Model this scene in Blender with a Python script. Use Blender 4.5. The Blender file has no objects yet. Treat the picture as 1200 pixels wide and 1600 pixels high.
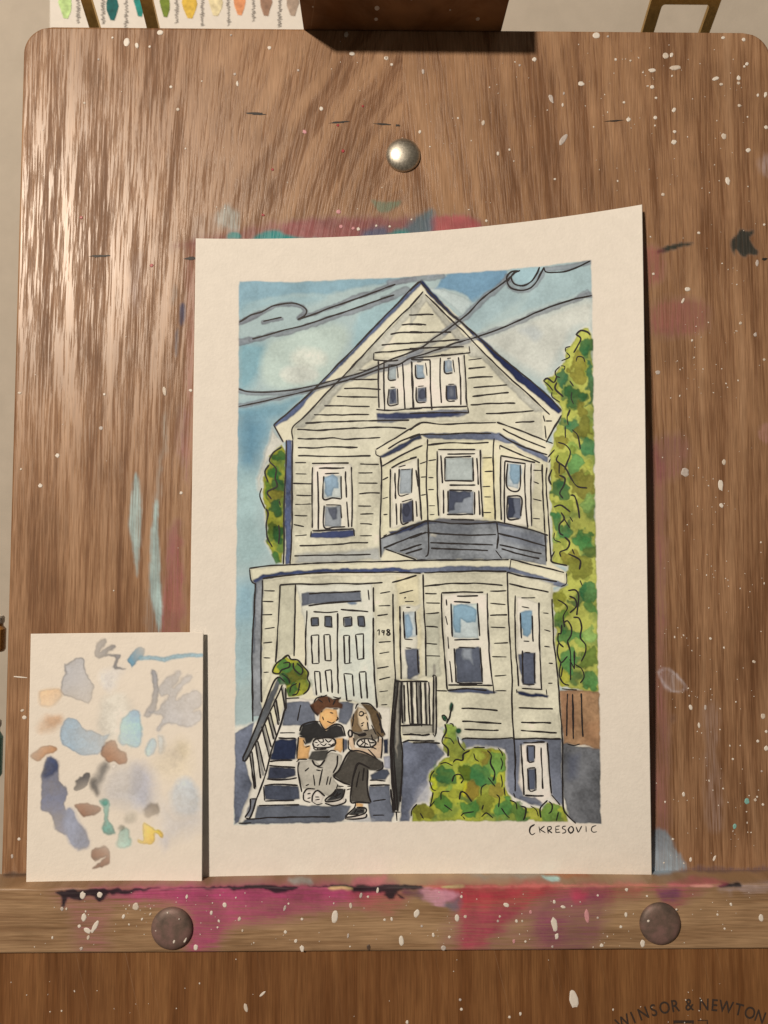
import bpy, math, random
import numpy as np
from mathutils import Matrix, Vector

# ------------------------------------------------------------------ units and frames
# One "u" is the size of one photo pixel on the easel board (0.33 mm).
U = 0.00033
FPX = 1200.0                      # focal length, in the same pixels (phone main camera)
LEAN = math.radians(10.0)         # the easel leans back
PITCH, YAW = math.radians(3.2), math.radians(0.7)
sl, cl = math.sin(LEAN), math.cos(LEAN)
# board frame: X right, Y up along the board, Z out of the board
B = np.array([[1, 0, 0, 0], [0, sl, -cl, 0], [0, cl, sl, 0.34], [0, 0, 0, 1]], float)
D = FPX * U
CAM = D * np.array([-math.sin(YAW), -math.sin(PITCH), math.sqrt(1 - math.sin(YAW)**2 - math.sin(PITCH)**2)])
zc = CAM / np.linalg.norm(CAM); xc = np.cross([0, 1, 0], zc); xc /= np.linalg.norm(xc); yc = np.cross(zc, xc)
RC = np.stack([xc, yc, zc])       # rows: camera axes in the board frame

scene = bpy.context.scene
col = scene.collection
MB = Matrix([list(r) for r in B])

# ------------------------------------------------------------------ camera
cd = bpy.data.cameras.new('camera'); cam = bpy.data.objects.new('camera', cd); col.objects.link(cam)
cd.sensor_fit = 'VERTICAL'; cd.sensor_height = 24.0; cd.lens = 24.0 * FPX / 1600.0
cd.clip_start = 0.01; cd.clip_end = 50
m = Matrix.Identity(4)
for i in range(3):
    m[i][0], m[i][1], m[i][2], m[i][3] = xc[i], yc[i], zc[i], CAM[i]
cam.matrix_world = MB @ m
cd.dof.use_dof = True; cd.dof.focus_distance = D * 0.99; cd.dof.aperture_fstop = cd.lens / 4.2
scene.camera = cam

# ------------------------------------------------------------------ world, lamp, exposure
w = bpy.data.worlds.new('World'); scene.world = w; w.use_nodes = True
bg = w.node_tree.nodes['Background']
bg.inputs[0].default_value = (1.0, 0.84, 0.66, 1); bg.inputs[1].default_value = 0.088
LAMP = np.array([-2640.0, 2420.0, 4680.0]) * U     # board frame: up, left and in front of the easel
ld = bpy.data.lights.new('room_lamp', 'AREA'); ld.shape = 'DISK'; ld.size = 0.15
ld.energy = 39.5; ld.color = (1.0, 0.84, 0.675)
lamp = bpy.data.objects.new('room_lamp', ld); col.objects.link(lamp)
lw = MB @ Vector(LAMP); tgt = MB @ Vector((0, -100 * U, 0))
lamp.matrix_world = Matrix.Translation(lw) @ (lw - tgt).to_track_quat('Z', 'Y').to_matrix().to_4x4()
scene.view_settings.view_transform = 'Standard'; scene.view_settings.look = 'None'
scene.view_settings.exposure = 0.0; scene.view_settings.gamma = 1.0
scene.render.resolution_x, scene.render.resolution_y = 768, 1024
scene.cycles.max_bounces = 6

# ------------------------------------------------------------------ measuring helpers
def hit(px, py, h=0.0):
    """board-frame point (metres) seen at photo pixel, h units in front of the board"""
    d = RC.T @ np.array([(px - 600) / FPX, -(py - 800) / FPX, -1.0])
    t = (h * U - CAM[2]) / d[2]
    return CAM + t * d

def proj(p):
    v = (np.asarray(p) - CAM) @ RC.T
    return np.stack([600 + FPX * v[..., 0] / -v[..., 2], 800 - FPX * v[..., 1] / -v[..., 2]], -1)

def lin(c):
    c = np.asarray(c, float) / 255.0
    return np.where(c <= 0.04045, c / 12.92, ((c + 0.055) / 1.055) ** 2.4)

PAPER = np.array([0.83, 0.815, 0.775])
SEEN_PAPER = lin((218, 201, 177))
def pig(c):
    """pigment reflectance from a colour matched against the paper under the same lamp"""
    c = np.asarray(c, float)
    if c[2] > c[0]:
        sat = c.max() - c.min(); c = c + (np.array([1.0, .995, .965]) * c.mean() - c) * (0.38 if sat < 42 and c.mean() > 62 and c[1] - c[0] < 10 else 0.1)
    elif c[1] > c[0] - 12 and c[2] < 0.7 * c[1]: c = c + (c.mean() - c) * 0.0
    return np.clip(lin(c) / SEEN_PAPER * PAPER, 0.004, 0.9)

rng = np.random.default_rng(7)
def vnoise(hh, ww, cell, seed, cellx=None):
    r = np.random.default_rng(seed); cy, cx = cell, (cellx or cell)
    g = r.random((int(hh / cy) + 3, int(ww / cx) + 3))
    y = np.arange(hh) / cy; x = np.arange(ww) / cx
    yi = y.astype(int); xi = x.astype(int); fy = y - yi; fx = x - xi
    fy = (fy * fy * (3 - 2 * fy))[:, None]; fx = (fx * fx * (3 - 2 * fx))[None]
    a = g[np.ix_(yi, xi)]; b = g[np.ix_(yi, xi + 1)]; c = g[np.ix_(yi + 1, xi)]; d = g[np.ix_(yi + 1, xi + 1)]
    return (a * (1 - fx) + b * fx) * (1 - fy) + (c * (1 - fx) + d * fx) * fy
def fbm(hh, ww, cell, seed, octv=4):
    o = np.zeros((hh, ww)); a = 1.0; s = 0
    for k in range(octv):
        o += a * vnoise(hh, ww, max(cell / 2 ** k, 1.01), seed + k); s += a; a *= 0.55
    return o / s

def rounded(p):
    n = len(p); q = []
    for i in range(n):
        a, b_, c, d = p[i - 1], p[i], p[(i + 1) % n], p[(i + 2) % n]
        for t in (0, .25, .5, .75):
            q.append(.5 * (2 * b_ + (c - a) * t + (2 * a - 5 * b_ + 4 * c - d) * t * t + (3 * b_ - a - 3 * c + d) * t ** 3))
    return np.array(q)

class Canvas:
    """pigment laid on a flat sheet: colour and cover per point, in photo units"""
    def __init__(self, x0, y0, ww, hh, base, seed=1, cover=0.0):
        self.x0, self.y0, self.w, self.h = x0, y0, ww, hh
        self.c = np.empty((hh, ww, 3)); self.c[:] = base
        self.a = np.full((hh, ww), cover)
        self.wx = (fbm(hh, ww, 14, seed, 3) - .5); self.wy = (fbm(hh, ww, 14, seed + 50, 3) - .5)
        self.pool = fbm(hh, ww, 40, seed + 90, 5); self.grain = fbm(hh, ww, 3.0, seed + 130, 2)
    def _win(self, pts, pad):
        x0 = max(int(pts[:, 0].min() - self.x0 - pad), 0); x1 = min(int(pts[:, 0].max() - self.x0 + pad) + 2, self.w)
        y0 = max(int(pts[:, 1].min() - self.y0 - pad), 0); y1 = min(int(pts[:, 1].max() - self.y0 + pad) + 2, self.h)
        return x0, x1, y0, y1
    def _dist(self, pts, win, warp, closed):
        x0, x1, y0, y1 = win
        X = np.arange(x0, x1)[None] + self.x0 + self.wx[y0:y1, x0:x1] * warp
        Y = np.arange(y0, y1)[:, None] + self.y0 + self.wy[y0:y1, x0:x1] * warp
        d2 = np.full(X.shape, 1e9); ins = np.zeros(X.shape, bool)
        n = len(pts)
        for i in range(n if closed else n - 1):
            ax, ay = pts[i]; bx, by = pts[(i + 1) % n]
            ex, ey = bx - ax, by - ay; L = ex * ex + ey * ey + 1e-9
            t = np.clip(((X - ax) * ex + (Y - ay) * ey) / L, 0, 1)
            d2 = np.minimum(d2, (X - ax - t * ex) ** 2 + (Y - ay - t * ey) ** 2)
            if closed and ay != by:
                ins ^= ((ay > Y) != (by > Y)) & (X < ex * (Y - ay) / (by - ay) + ax)
        d = np.sqrt(d2)
        return np.where(ins, -d, d) if closed else d
    def _lay(self, win, cov, c, sd, edge, mott):
        x0, x1, y0, y1 = win
        p = self.pool[y0:y1, x0:x1]; g = self.grain[y0:y1, x0:x1]
        k = np.clip(1 + mott * (0.5 - p) * 2.2 + 0.16 * mott * (g - .5) * 4, 0.35, 1.7)[..., None]
        k = k * (1 - 0.16 * min(mott, .6) * (np.exp(-((p - .50) / .010) ** 2) + np.exp(-((p - .60) / .010) ** 2)))[..., None]   # drying rings
        cc = np.clip(c[None, None] * k, 0.003, 0.93)
        if edge:
            cc = cc * (1 - edge * np.exp(-((sd + 1.0) / 1.5) ** 2))[..., None]
        al = cov[..., None]
        self.c[y0:y1, x0:x1] = self.c[y0:y1, x0:x1] * (1 - al) + cc * al
        self.a[y0:y1, x0:x1] = 1 - (1 - self.a[y0:y1, x0:x1]) * (1 - cov)
    def poly(self, pts, c, alpha=1.0, soft=1.0, warp=5.0, edge=0.28, mott=0.35, grow=0.0, rnd=False, thin=0.0, fade=None):
        pts = np.asarray(pts, float)
        if rnd: pts = rounded(pts)
        win = self._win(pts, 6 + soft * 2 + grow)
        if win[1] <= win[0] or win[3] <= win[2]: return
        sd = self._dist(pts, win, warp, True)
        cov = alpha * np.clip(0.5 - (sd - grow) / (soft * 2), 0, 1)
        if fade is not None:                       # the brush runs dry along one direction
            c0 = pts.mean(0); rr_ = np.abs(pts - c0).max() + 1e-6
            gx_ = ((np.arange(win[0], win[1])[None] + self.x0 - c0[0]) * math.cos(fade) + (np.arange(win[2], win[3])[:, None] + self.y0 - c0[1]) * math.sin(fade)) / rr_
            cov = cov * np.clip(.86 + .26 * gx_, .42, 1)
        if thin: cov = cov * np.clip(1 - thin * (self.pool[win[2]:win[3], win[0]:win[1]] * 2.6 - .8), 0, 1)
        self._lay(win, cov, np.asarray(c), sd, edge if soft < 4 else 0, mott)
    def stroke(self, pts, wd, c, alpha=1.0, soft=0.8, warp=3.0, edge=0.1, mott=0.3):
        pts = np.asarray(pts, float); win = self._win(pts, wd + 6)
        if win[1] <= win[0] or win[3] <= win[2]: return
        sd = self._dist(pts, win, warp, False) - wd / 2
        self._lay(win, alpha * np.clip(0.5 - sd / (soft * 2), 0, 1), np.asarray(c), sd, edge, mott)
    def ell(self, x, y, rx, ry, c, rot=0.0, **k):
        t = np.linspace(0, 2 * math.pi, 15)[:-1]; r = math.radians(rot)
        ex, ey = rx * np.cos(t), ry * np.sin(t)
        self.poly(np.stack([x + ex * math.cos(r) - ey * math.sin(r), y + ex * math.sin(r) + ey * math.cos(r)], 1), c, **k)
    def sample(self, pq):
        x = np.clip(pq[..., 0] - self.x0, 0, self.w - 1.001); y = np.clip(pq[..., 1] - self.y0, 0, self.h - 1.001)
        xi = x.astype(int); yi = y.astype(int); fx = (x - xi)[..., None]; fy = (y - yi)[..., None]
        A = np.concatenate([self.c, self.a[..., None]], 2)
        return (A[yi, xi] * (1 - fx) + A[yi, xi + 1] * fx) * (1 - fy) + (A[yi + 1, xi] * (1 - fx) + A[yi + 1, xi + 1] * fx) * fy

# ------------------------------------------------------------------ object helpers
def thing(name, label, cat, base, group=None):
    o = bpy.data.objects.new(name, None); col.objects.link(o); o.empty_display_size = 0.02
    o.matrix_world = MB @ Matrix.Translation(Vector(base))
    o['label'] = label; o['category'] = cat
    if group: o['group'] = group
    o['_b'] = [float(v) for v in base]
    return o
def root(o):
    while o.parent: o = o.parent
    return o
def mesh_obj(name, verts, faces, mat, parent, uv=True, smooth=False):
    """verts in the board frame (metres); parented under a thing, stored relative to its base"""
    V = np.asarray(verts, float); me = bpy.data.meshes.new(name)
    base = np.array(list(root(parent)['_b'])) if parent else np.zeros(3)
    if isinstance(faces, np.ndarray):
        n = len(faces); k = faces.shape[1]
        me.vertices.add(len(V)); me.vertices.foreach_set('co', (V - base).astype(np.float32).ravel())
        me.loops.add(n * k); me.loops.foreach_set('vertex_index', faces.astype(np.int32).ravel())
        me.polygons.add(n); me.polygons.foreach_set('loop_start', np.arange(0, n * k, k, dtype=np.int32))
        me.update(calc_edges=True)
    else:
        me.from_pydata([tuple(v) for v in (V - base)], [], faces); me.update()
    if uv:
        l = me.uv_layers.new(name='place'); vi = np.empty(len(me.loops), np.int32); me.loops.foreach_get('vertex_index', vi)
        l.data.foreach_set('uv', (V[vi][:, :2] / U / 1000).astype(np.float32).ravel())
    if smooth: me.polygons.foreach_set('use_smooth', np.ones(len(me.polygons), bool))
    me.materials.append(mat)
    o = bpy.data.objects.new(name, me); col.objects.link(o)
    if parent: o.parent = parent
    else: o.matrix_world = MB
    return o
def set_col(o, name, rgba):
    at = o.data.color_attributes.new(name, 'FLOAT_COLOR', 'POINT')
    at.data.foreach_set('color', np.asarray(rgba, np.float32).ravel())
def grid_faces(nv, nu, off=0):
    i = np.arange((nv - 1) * (nu - 1)); r = i // (nu - 1); c = i % (nu - 1); a = off + r * nu + c
    return np.stack([a, a + nu, a + nu + 1, a + 1], 1)      # rows run downwards: faces look out of the board
def prism(name, outline, z0, z1, mat, parent, bevel=0.0, smooth=False):
    """outline: board-frame XY points, counter-clockwise"""
    n = len(outline); O = np.asarray(outline, float)
    v = [(x, y, z0) for x, y in O] + [(x, y, z1) for x, y in O]
    f = [tuple(range(n, 2 * n)), tuple(range(n - 1, -1, -1))]
    f += [(i, (i + 1) % n, n + (i + 1) % n, n + i) for i in range(n)]
    o = mesh_obj(name, v, f, mat, parent)
    if bevel:
        b = o.modifiers.new('bevel', 'BEVEL'); b.width = bevel; b.segments = 2; b.limit_method = 'ANGLE'
    return o

# ------------------------------------------------------------------ materials
class NT:
    def __init__(self, name):
        self.m = bpy.data.materials.new(name); self.m.use_nodes = True; self.t = self.m.node_tree
        self.b = self.t.nodes['Principled BSDF']
    def n(self, kind, **k):
        x = self.t.nodes.new(kind)
        for a, b in k.items(): setattr(x, a, b)
        return x
    def put(self, sock, v):
        if isinstance(v, bpy.types.NodeSocket): self.t.links.new(v, sock)
        elif v is not None: sock.default_value = v
    def mt(self, op, a, b=None, c=None):
        x = self.n('ShaderNodeMath', operation=op)
        for i, v in enumerate((a, b, c)): self.put(x.inputs[i], v)
        return x.outputs[0]
    def vec(self, x, y, z=0.0):
        c = self.n('ShaderNodeCombineXYZ'); self.put(c.inputs[0], x); self.put(c.inputs[1], y); self.put(c.inputs[2], z)
        return c.outputs[0]
    def noise(self, v, scale=1.0, detail=2.0, rough=0.5, dist=0.0):
        x = self.n('ShaderNodeTexNoise'); self.put(x.inputs['Vector'], v)
        x.inputs['Scale'].default_value = scale; x.inputs['Detail'].default_value = detail
        x.inputs['Roughness'].default_value = rough; x.inputs['Distortion'].default_value = dist
        return x.outputs[0]
    def ramp(self, f, stops):
        r = self.n('ShaderNodeValToRGB'); self.put(r.inputs[0], f); e = r.color_ramp.elements
        while len(e) < len(stops): e.new(0.5)
        for el, (p, c) in zip(e, stops): el.position = p; el.color = (*c, 1) if len(c) == 3 else c
        return r.outputs[0]
    def mix(self, f, a, b, mode='MIX'):
        x = self.n('ShaderNodeMix', data_type='RGBA', blend_type=mode)
        self.put(x.inputs[0], f)
        for s, v in ((x.inputs[6], a), (x.inputs[7], b)):
            self.put(s, (*v, 1) if isinstance(v, tuple) and len(v) == 3 else v)
        return x.outputs[2]
    def bump(self, h, strength, dist):
        x = self.n('ShaderNodeBump'); self.put(x.inputs['Height'], h); self.put(x.inputs['Strength'], strength)
        x.inputs['Distance'].default_value = dist
        self.put(self.b.inputs['Normal'], x.outputs[0])
    def px(self):
        uv = self.n('ShaderNodeUVMap', uv_map='place'); s = self.n('ShaderNodeSeparateXYZ'); self.put(s.inputs[0], uv.outputs[0])
        return self.mt('MULTIPLY', s.outputs[0], 1000.0), self.mt('MULTIPLY', s.outputs[1], 1000.0)

def plain(name, c, rough=0.6, metal=0.0, var=0.12, scale=900.0, bump=0.0):
    N = NT(name); tc = N.n('ShaderNodeTexCoord')
    f = N.noise(tc.outputs['Object'], scale, 3, .6)
    lo = tuple(max(x * (1 - var), 0) for x in c); hi = tuple(min(x * (1 + var), 1) for x in c)
    N.put(N.b.inputs['Base Color'], N.ramp(f, [(0.3, lo), (0.7, hi)]))
    N.b.inputs['Roughness'].default_value = rough; N.b.inputs['Metallic'].default_value = metal
    if bump: N.bump(f, bump, 0.0003)
    return N.m

def wood(name, kind, stain=True, stops=None, rough=(0.30, 0.62), bstr=0.5, pores=0.55, plen=95.0, pw=3.1):
    N = NT(name); x, y = N.px()
    if kind == 'horizontal': x, y = y, x
    nw = N.noise(N.vec(N.mt('MULTIPLY', x, 1 / 190.), N.mt('MULTIPLY', y, 1 / 800.)), 1.0, 2, .5)
    nf = N.noise(N.vec(N.mt('MULTIPLY', x, 1 / 30.), N.mt('MULTIPLY', y, 1 / 210.), 3.0), 1.0, 2, .55)
    g = N.mt('ADD', N.mt('MULTIPLY', N.mt('SUBTRACT', nw, .5), 60.0), N.mt('MULTIPLY', N.mt('SUBTRACT', nf, .5), 9.0))
    if kind == 'cathedral':
        dx = N.mt('SUBTRACT', x, 30.0)
        ad = N.mt('SQRT', N.mt('ADD', N.mt('MULTIPLY', dx, dx), 500.0))
        q = N.mt('DIVIDE', dx, 290.0); a = N.mt('EXPONENT', N.mt('MULTIPLY', N.mt('MULTIPLY', q, q), -1.0))
        left = N.mt('GREATER_THAN', 0.0, dx)
        a = N.mt('MULTIPLY', a, N.mt('MULTIPLY_ADD', left, 0.20, 0.15))
        ys = N.mt('SMOOTH_MAX', y, 40.0, 220.0)
        lean = N.mt('MULTIPLY', N.mt('MULTIPLY', a, ys), N.mt('MULTIPLY_ADD', left, -1.0, 0.5))
        gp = N.mt('ADD', N.mt('ADD', N.mt('MULTIPLY', g, .35), x), lean)     # fibres stay near vertical; only the growth bands arch
        g = N.mt('ADD', g, N.mt('ADD', ad, N.mt('MULTIPLY', a, ys)))
    else:
        g = N.mt('ADD', g, x); gp = g
    n1 = N.noise(N.vec(N.mt('MULTIPLY', g, 1 / 15.0), N.mt('MULTIPLY', y, 1 / 420.)), 1.0, 3.0, .6)
    n0 = N.noise(N.vec(N.mt('MULTIPLY', g, 1 / 42.0), N.mt('MULTIPLY', y, 1 / 600.), 5.0), 1.0, 2.0, .5)
    n2 = N.noise(N.vec(N.mt('MULTIPLY', gp, 1 / pw), N.mt('MULTIPLY', y, 1 / plen), 9.0), 1.0, 4.0, .62)
    n3 = N.noise(N.vec(N.mt('MULTIPLY', x, 1 / 1.7), N.mt('MULTIPLY', y, 1 / 45.), 2.0), 1.0, 1.5, .5)
    v = N.mt('ADD', N.mt('MULTIPLY', n1, 0.6), N.mt('MULTIPLY', n0, 0.4))
    c = N.ramp(v, stops)
    pv = N.mt('ADD', n2, N.mt('MULTIPLY', N.mt('SUBTRACT', v, .5), 0.9))
    pore = N.ramp(pv, [(0.36, (1, 1, 1)), (0.53, (0, 0, 0))])
    c = N.mix(N.mt('MULTIPLY', pore, pores), c, (0.50, 0.40, 0.34), 'MULTIPLY')
    fine = N.ramp(n3, [(0.28, (.66, .64, .61)), (0.72, (1.12, 1.12, 1.12))])
    c = N.mix(0.8, c, fine, 'MULTIPLY')
    grime = N.noise(N.vec(N.mt('MULTIPLY', x, 1 / 140.), N.mt('MULTIPLY', y, 1 / 190.), 7.0), 1.0, 5.0, .62)
    c = N.mix(1.0, c, N.ramp(grime, [(0.32, (.80, .78, .76)), (0.6, (1.04, 1.04, 1.04))]), 'MULTIPLY')
    nx_ = N.noise(N.vec(N.mt('MULTIPLY', N.mt('ADD', x, N.mt('MULTIPLY', y, .25)), 1 / 1.1), N.mt('MULTIPLY', y, 1 / 260.), 4.0), 1.0, 0.0, .5)
    scr = N.ramp(nx_, [(0.80, (0, 0, 0)), (0.84, (1, 1, 1))])
    c = N.mix(N.mt('MULTIPLY', scr, .15), c, (.55, .45, .34))
    h = N.mt('SUBTRACT', N.mt('MULTIPLY', n1, 0.3), N.mt('ADD', N.mt('MULTIPLY', pore, 0.42), N.mt('MULTIPLY', n3, -0.10)))
    r = N.mt('MULTIPLY_ADD', pore, rough[1] - rough[0], N.mt('MULTIPLY_ADD', n3, 0.12, rough[0]))
    sp_ = N.mt('MULTIPLY_ADD', pore, -0.26, 0.50)
    if stain:
        at = N.n('ShaderNodeVertexColor', layer_name='paint')
        al = at.outputs['Alpha']
        drag = N.mt('MULTIPLY', N.mt('SUBTRACT', N.mt('ADD', n2, n3), 1.0), N.mt('MULTIPLY', al, N.mt('SUBTRACT', 1.0, al)))   # dry-brush drag along the grain
        f = N.mt('MULTIPLY_ADD', drag, 6.5, N.mt('MULTIPLY_ADD', al, 1.12, -0.05))
        f = N.mt('MINIMUM', N.mt('MAXIMUM', f, 0.0), 1.0)
        c = N.mix(f, c, at.outputs['Color'])
        r = N.mt('ADD', r, N.mt('MULTIPLY', al, 0.15))
    N.put(N.b.inputs['Base Color'], c); N.put(N.b.inputs['Roughness'], r); N.put(N.b.inputs['Specular IOR Level'], sp_)
    N.bump(h, bstr, 0.0008)
    return N.m

def sheet_mat(name, bstr=0.25):
    N = NT(name); at = N.n('ShaderNodeVertexColor', layer_name='pigment')
    x, y = N.px()
    p = N.vec(x, y)
    n = N.noise(p, 1 / 5.5, 3, .55, .4); n2 = N.noise(p, 1 / 22., 2, .5)
    tone = N.ramp(n2, [(0.35, (.965, .965, .965)), (0.65, (1, 1, 1))])
    N.put(N.b.inputs['Base Color'], N.mix(1.0, at.outputs['Color'], tone, 'MULTIPLY'))
    N.b.inputs['Roughness'].default_value = 0.9; N.b.inputs['Specular IOR Level'].default_value = 0.25
    N.bump(n, bstr, 0.0006)
    return N.m

# ================================================================== the setting: wall behind the easel
WALL_Y = 430 * U                                   # world y of the wall face
Bi = np.linalg.inv(B)
def hit_wall(px, py, off=0.0):
    """board-frame point on the vertical wall (off metres in front of it)"""
    d = RC.T @ np.array([(px - 600) / FPX, -(py - 800) / FPX, -1.0])
    cw = B[:3, :3] @ CAM + B[:3, 3]; dw = B[:3, :3] @ d
    t = (WALL_Y - off - cw[1]) / dw[1]
    return CAM + t * d
def w2b(p): return Bi[:3, :3] @ np.asarray(p, float) + Bi[:3, 3]

N = NT('painted_wall'); tc = N.n('ShaderNodeTexCoord')
f = N.noise(tc.outputs['Object'], 60, 4, .6)
N.put(N.b.inputs['Base Color'], N.ramp(f, [(0.3, (.47, .43, .37)), (0.7, (.52, .475, .41))]))
N.b.inputs['Roughness'].default_value = 0.85
N.bump(N.noise(tc.outputs['Object'], 900, 2, .5), 0.15, 0.0005)
WALLM = N.m
me = bpy.data.meshes.new('wall')
yy = WALL_Y
me.from_pydata([(-1.2, yy, -0.3), (1.2, yy, -0.3), (1.2, yy, 1.5), (-1.2, yy, 1.5), (-1.2, yy + .05, -0.3), (1.2, yy + .05, -0.3), (1.2, yy + .05, 1.5), (-1.2, yy + .05, 1.5)], [],
               [(0, 1, 2, 3), (5, 4, 7, 6), (4, 0, 3, 7), (1, 5, 6, 2), (3, 2, 6, 7), (4, 5, 1, 0)])
me.materials.append(WALLM)
wall = bpy.data.objects.new('wall', me); col.objects.link(wall); wall['kind'] = 'structure'

# ================================================================== the easel
WS_BOARD = [(0.24, (.190, .098, .050)), (0.42, (.290, .162, .088)), (0.54, (.37, .220, .126)), (0.74, (.465, .300, .188))]
WS_LEDGE = [(0.26, (.25, .155, .085)), (0.45, (.36, .235, .135)), (0.60, (.44, .30, .18)), (0.76, (.52, .365, .23))]
WS_PANEL = [(0.26, (.135, .056, .018)), (0.45, (.195, .086, .030)), (0.60, (.25, .120, .045)), (0.76, (.32, .168, .068))]
BOARD_M = wood('veneered_board', 'cathedral', True, WS_BOARD, (0.30, 0.48), 0.30)
LEDGE_M = wood('ledge_wood', 'horizontal', True, WS_LEDGE, (0.36, 0.6), 0.22, 0.35, 120.0, 4.0)
PANEL_M = wood('lower_panel_wood', 'straight', False, WS_PANEL, (0.42, 0.6), 0.12, 0.22, 260.0, 9.0)
CLAMP_M = wood('clamp_wood', 'horizontal', False, WS_PANEL, (0.5, 0.65), 0.15, 0.3)

# ---- old paint worked into the board and the ledge (colour + cover)
stain = Canvas(-40, 20, 1290, 1500, (0.3, 0.2, 0.15), seed=31)
S = stain
ROSE, TEAL, PALE, NAVY, BLK = pig((128, 68, 66)), pig((22, 122, 112)), pig((150, 172, 160)), pig((28, 42, 72)), pig((22, 22, 22))
def sp(c, al, soft, *p, **k): S.poly(p, c, alpha=al, soft=soft, edge=0, mott=k.pop('mott', .5), warp=k.pop('warp', 10 if soft > 2.6 else 4), rnd=True, **k)
sp(ROSE, .72, 8, (306, 372), (395, 352), (480, 341), (620, 338), (700, 336), (750, 346), (745, 375), (300, 390))
sp(ROSE, .6, 5, (455, 344), (560, 338), (640, 345), (640, 372), (450, 380))
sp(pig((146, 62, 62)), .7, 4, (676, 338), (742, 342), (742, 366), (676, 366))
sp(PALE, .55, 5, (337, 335), (352, 318), (366, 324), (376, 336), (374, 358), (346, 357))
sp(pig((170, 160, 145)), .35, 8, (300, 340), (335, 335), (350, 352), (302, 374))
sp(TEAL, .9, 2, (355, 366), (364, 362), (375, 365), (374, 374), (356, 374))
sp(TEAL, .95, 2.5, (394, 376), (405, 365), (425, 360), (441, 363), (450, 368), (480, 372), (520, 375), (400, 384))
sp(pig((40, 80, 105)), .7, 5, (565, 372), (575, 356), (600, 354), (606, 368), (590, 376))
sp(pig((72, 116, 86)), .7, 2.5, (580, 312), (600, 316), (626, 312), (622, 324), (604, 332), (588, 330))
sp(pig((45, 95, 100)), .75, 6, (632, 366), (640, 345), (655, 332), (676, 326), (680, 345), (672, 366))
sp(TEAL, .85, 3, (604, 368), (618, 359), (634, 359), (640, 368))
# left of the painting
sp(pig((140, 72, 60)), .52, 6, (288, 398), (308, 395), (306, 620), (296, 760), (284, 700), (290, 520))
sp(pig((135, 60, 62)), .68, 6, (262, 830), (284, 820), (286, 990), (250, 990), (256, 900))
sp(pig((120, 75, 85)), .35, 5, (274, 640), (292, 640), (290, 720), (276, 720))
sp(NAVY, .85, 2, (280, 476), (288, 474), (290, 496), (284, 512), (279, 502))
sp(pig((52, 58, 78)), .7, 2.5, (273, 520), (280, 514), (278, 552), (273, 556))
sp(pig((70, 75, 68)), .55, 4, (267, 452), (272, 444), (278, 458), (272, 474), (266, 470))
sp(PALE, .8, 2.5, (207, 760), (212, 738), (219, 752), (222, 800), (219, 860), (214, 902), (207, 860), (201, 820))
sp(PALE, .85, 2, (238, 800), (246, 782), (249, 830), (251, 900), (253, 960), (249, 992), (242, 960), (235, 930), (233, 880))
sp(pig((140, 140, 125)), .5, 4, (252, 700), (256, 650), (263, 642), (264, 690), (256, 722), (248, 785), (241, 780))
sp(pig((105, 100, 92)), .45, 5, (236, 900), (246, 960), (244, 994), (228, 994), (228, 950))
sp(pig((150, 135, 130)), .35, 5, (205, 398), (222, 398), (221, 470), (210, 498), (204, 470))
# right of the painting
sp(pig((30, 38, 30)), .93, 2, (1027, 393), (1034, 386), (1050, 381), (1068, 379), (1084, 378), (1074, 385), (1058, 389), (1040, 395), (1028, 397))
sp(pig((28, 36, 30)), .93, 2, (1142, 376), (1152, 366), (1158, 358), (1170, 361), (1177, 359), (1178, 366), (1172, 373), (1180, 386), (1186, 392), (1184, 400), (1172, 398), (1164, 402), (1156, 398), (1150, 391), (1147, 401), (1143, 392))
sp(pig((142, 66, 62)), .62, 8, (1000, 388), (1034, 392), (1038, 430), (1020, 446), (1000, 446))
sp(pig((132, 62, 58)), .62, 9, (1018, 476), (1060, 466), (1102, 474), (1104, 514), (1070, 528), (1018, 522))
sp(pig((125, 68, 66)), .55, 9, (1020, 690), (1060, 676), (1078, 700), (1060, 745), (1020, 748))
sp(pig((125, 66, 64)), .58, 7, (1010, 740), (1040, 745), (1042, 1000), (1046, 1290), (1014, 1300))
sp(pig((190, 128, 122)), .5, 3, (1187, 668), (1199, 664), (1199, 694), (1188, 690))
sp(pig((165, 145, 138)), .5, 5, (1186, 246), (1201, 240), (1201, 275), (1188, 268))
t = np.linspace(0, 2 * math.pi, 24)
S.stroke(np.stack([1049 + 17 * np.cos(t) + 3 * np.sin(t * 3) + np.sin(t) * 6, 1064 + 18 * np.sin(t) + 4 * np.cos(t)], 1), 4, pig((195, 182, 176)), .6, soft=2, warp=10)
sp(pig((165, 150, 142)), .3, 4, (1034, 1050), (1060, 1056), (1064, 1080), (1044, 1078))
S.stroke([(1048, 1050), (1050, 1064), (1052, 1082)], 2, pig((190, 175, 168)), .45, soft=1.5)
sp(pig((150, 128, 118)), .35, 6, (1098, 1106), (1122, 1100), (1124, 1190), (1132, 1290), (1100, 1290), (1100, 1180))
sp(pig((128, 142, 144)), .8, 3, (1016, 1304), (1036, 1296), (1052, 1312), (1062, 1336), (1074, 1352), (1062, 1360), (1016, 1364))
sp(pig((88, 50, 30)), .6, 3, (1049, 1118), (1058, 1116), (1058, 1126), (1050, 1128))
sp(pig((60, 40, 70)), .6, 3, (1074, 1357), (1120, 1353), (1160, 1356), (1205, 1353), (1205, 1362), (1074, 1363))
sp(pig((45, 35, 30)), .75, 2, (4, 1366), (18, 1362), (42, 1363), (42, 1369), (10, 1371))
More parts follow.
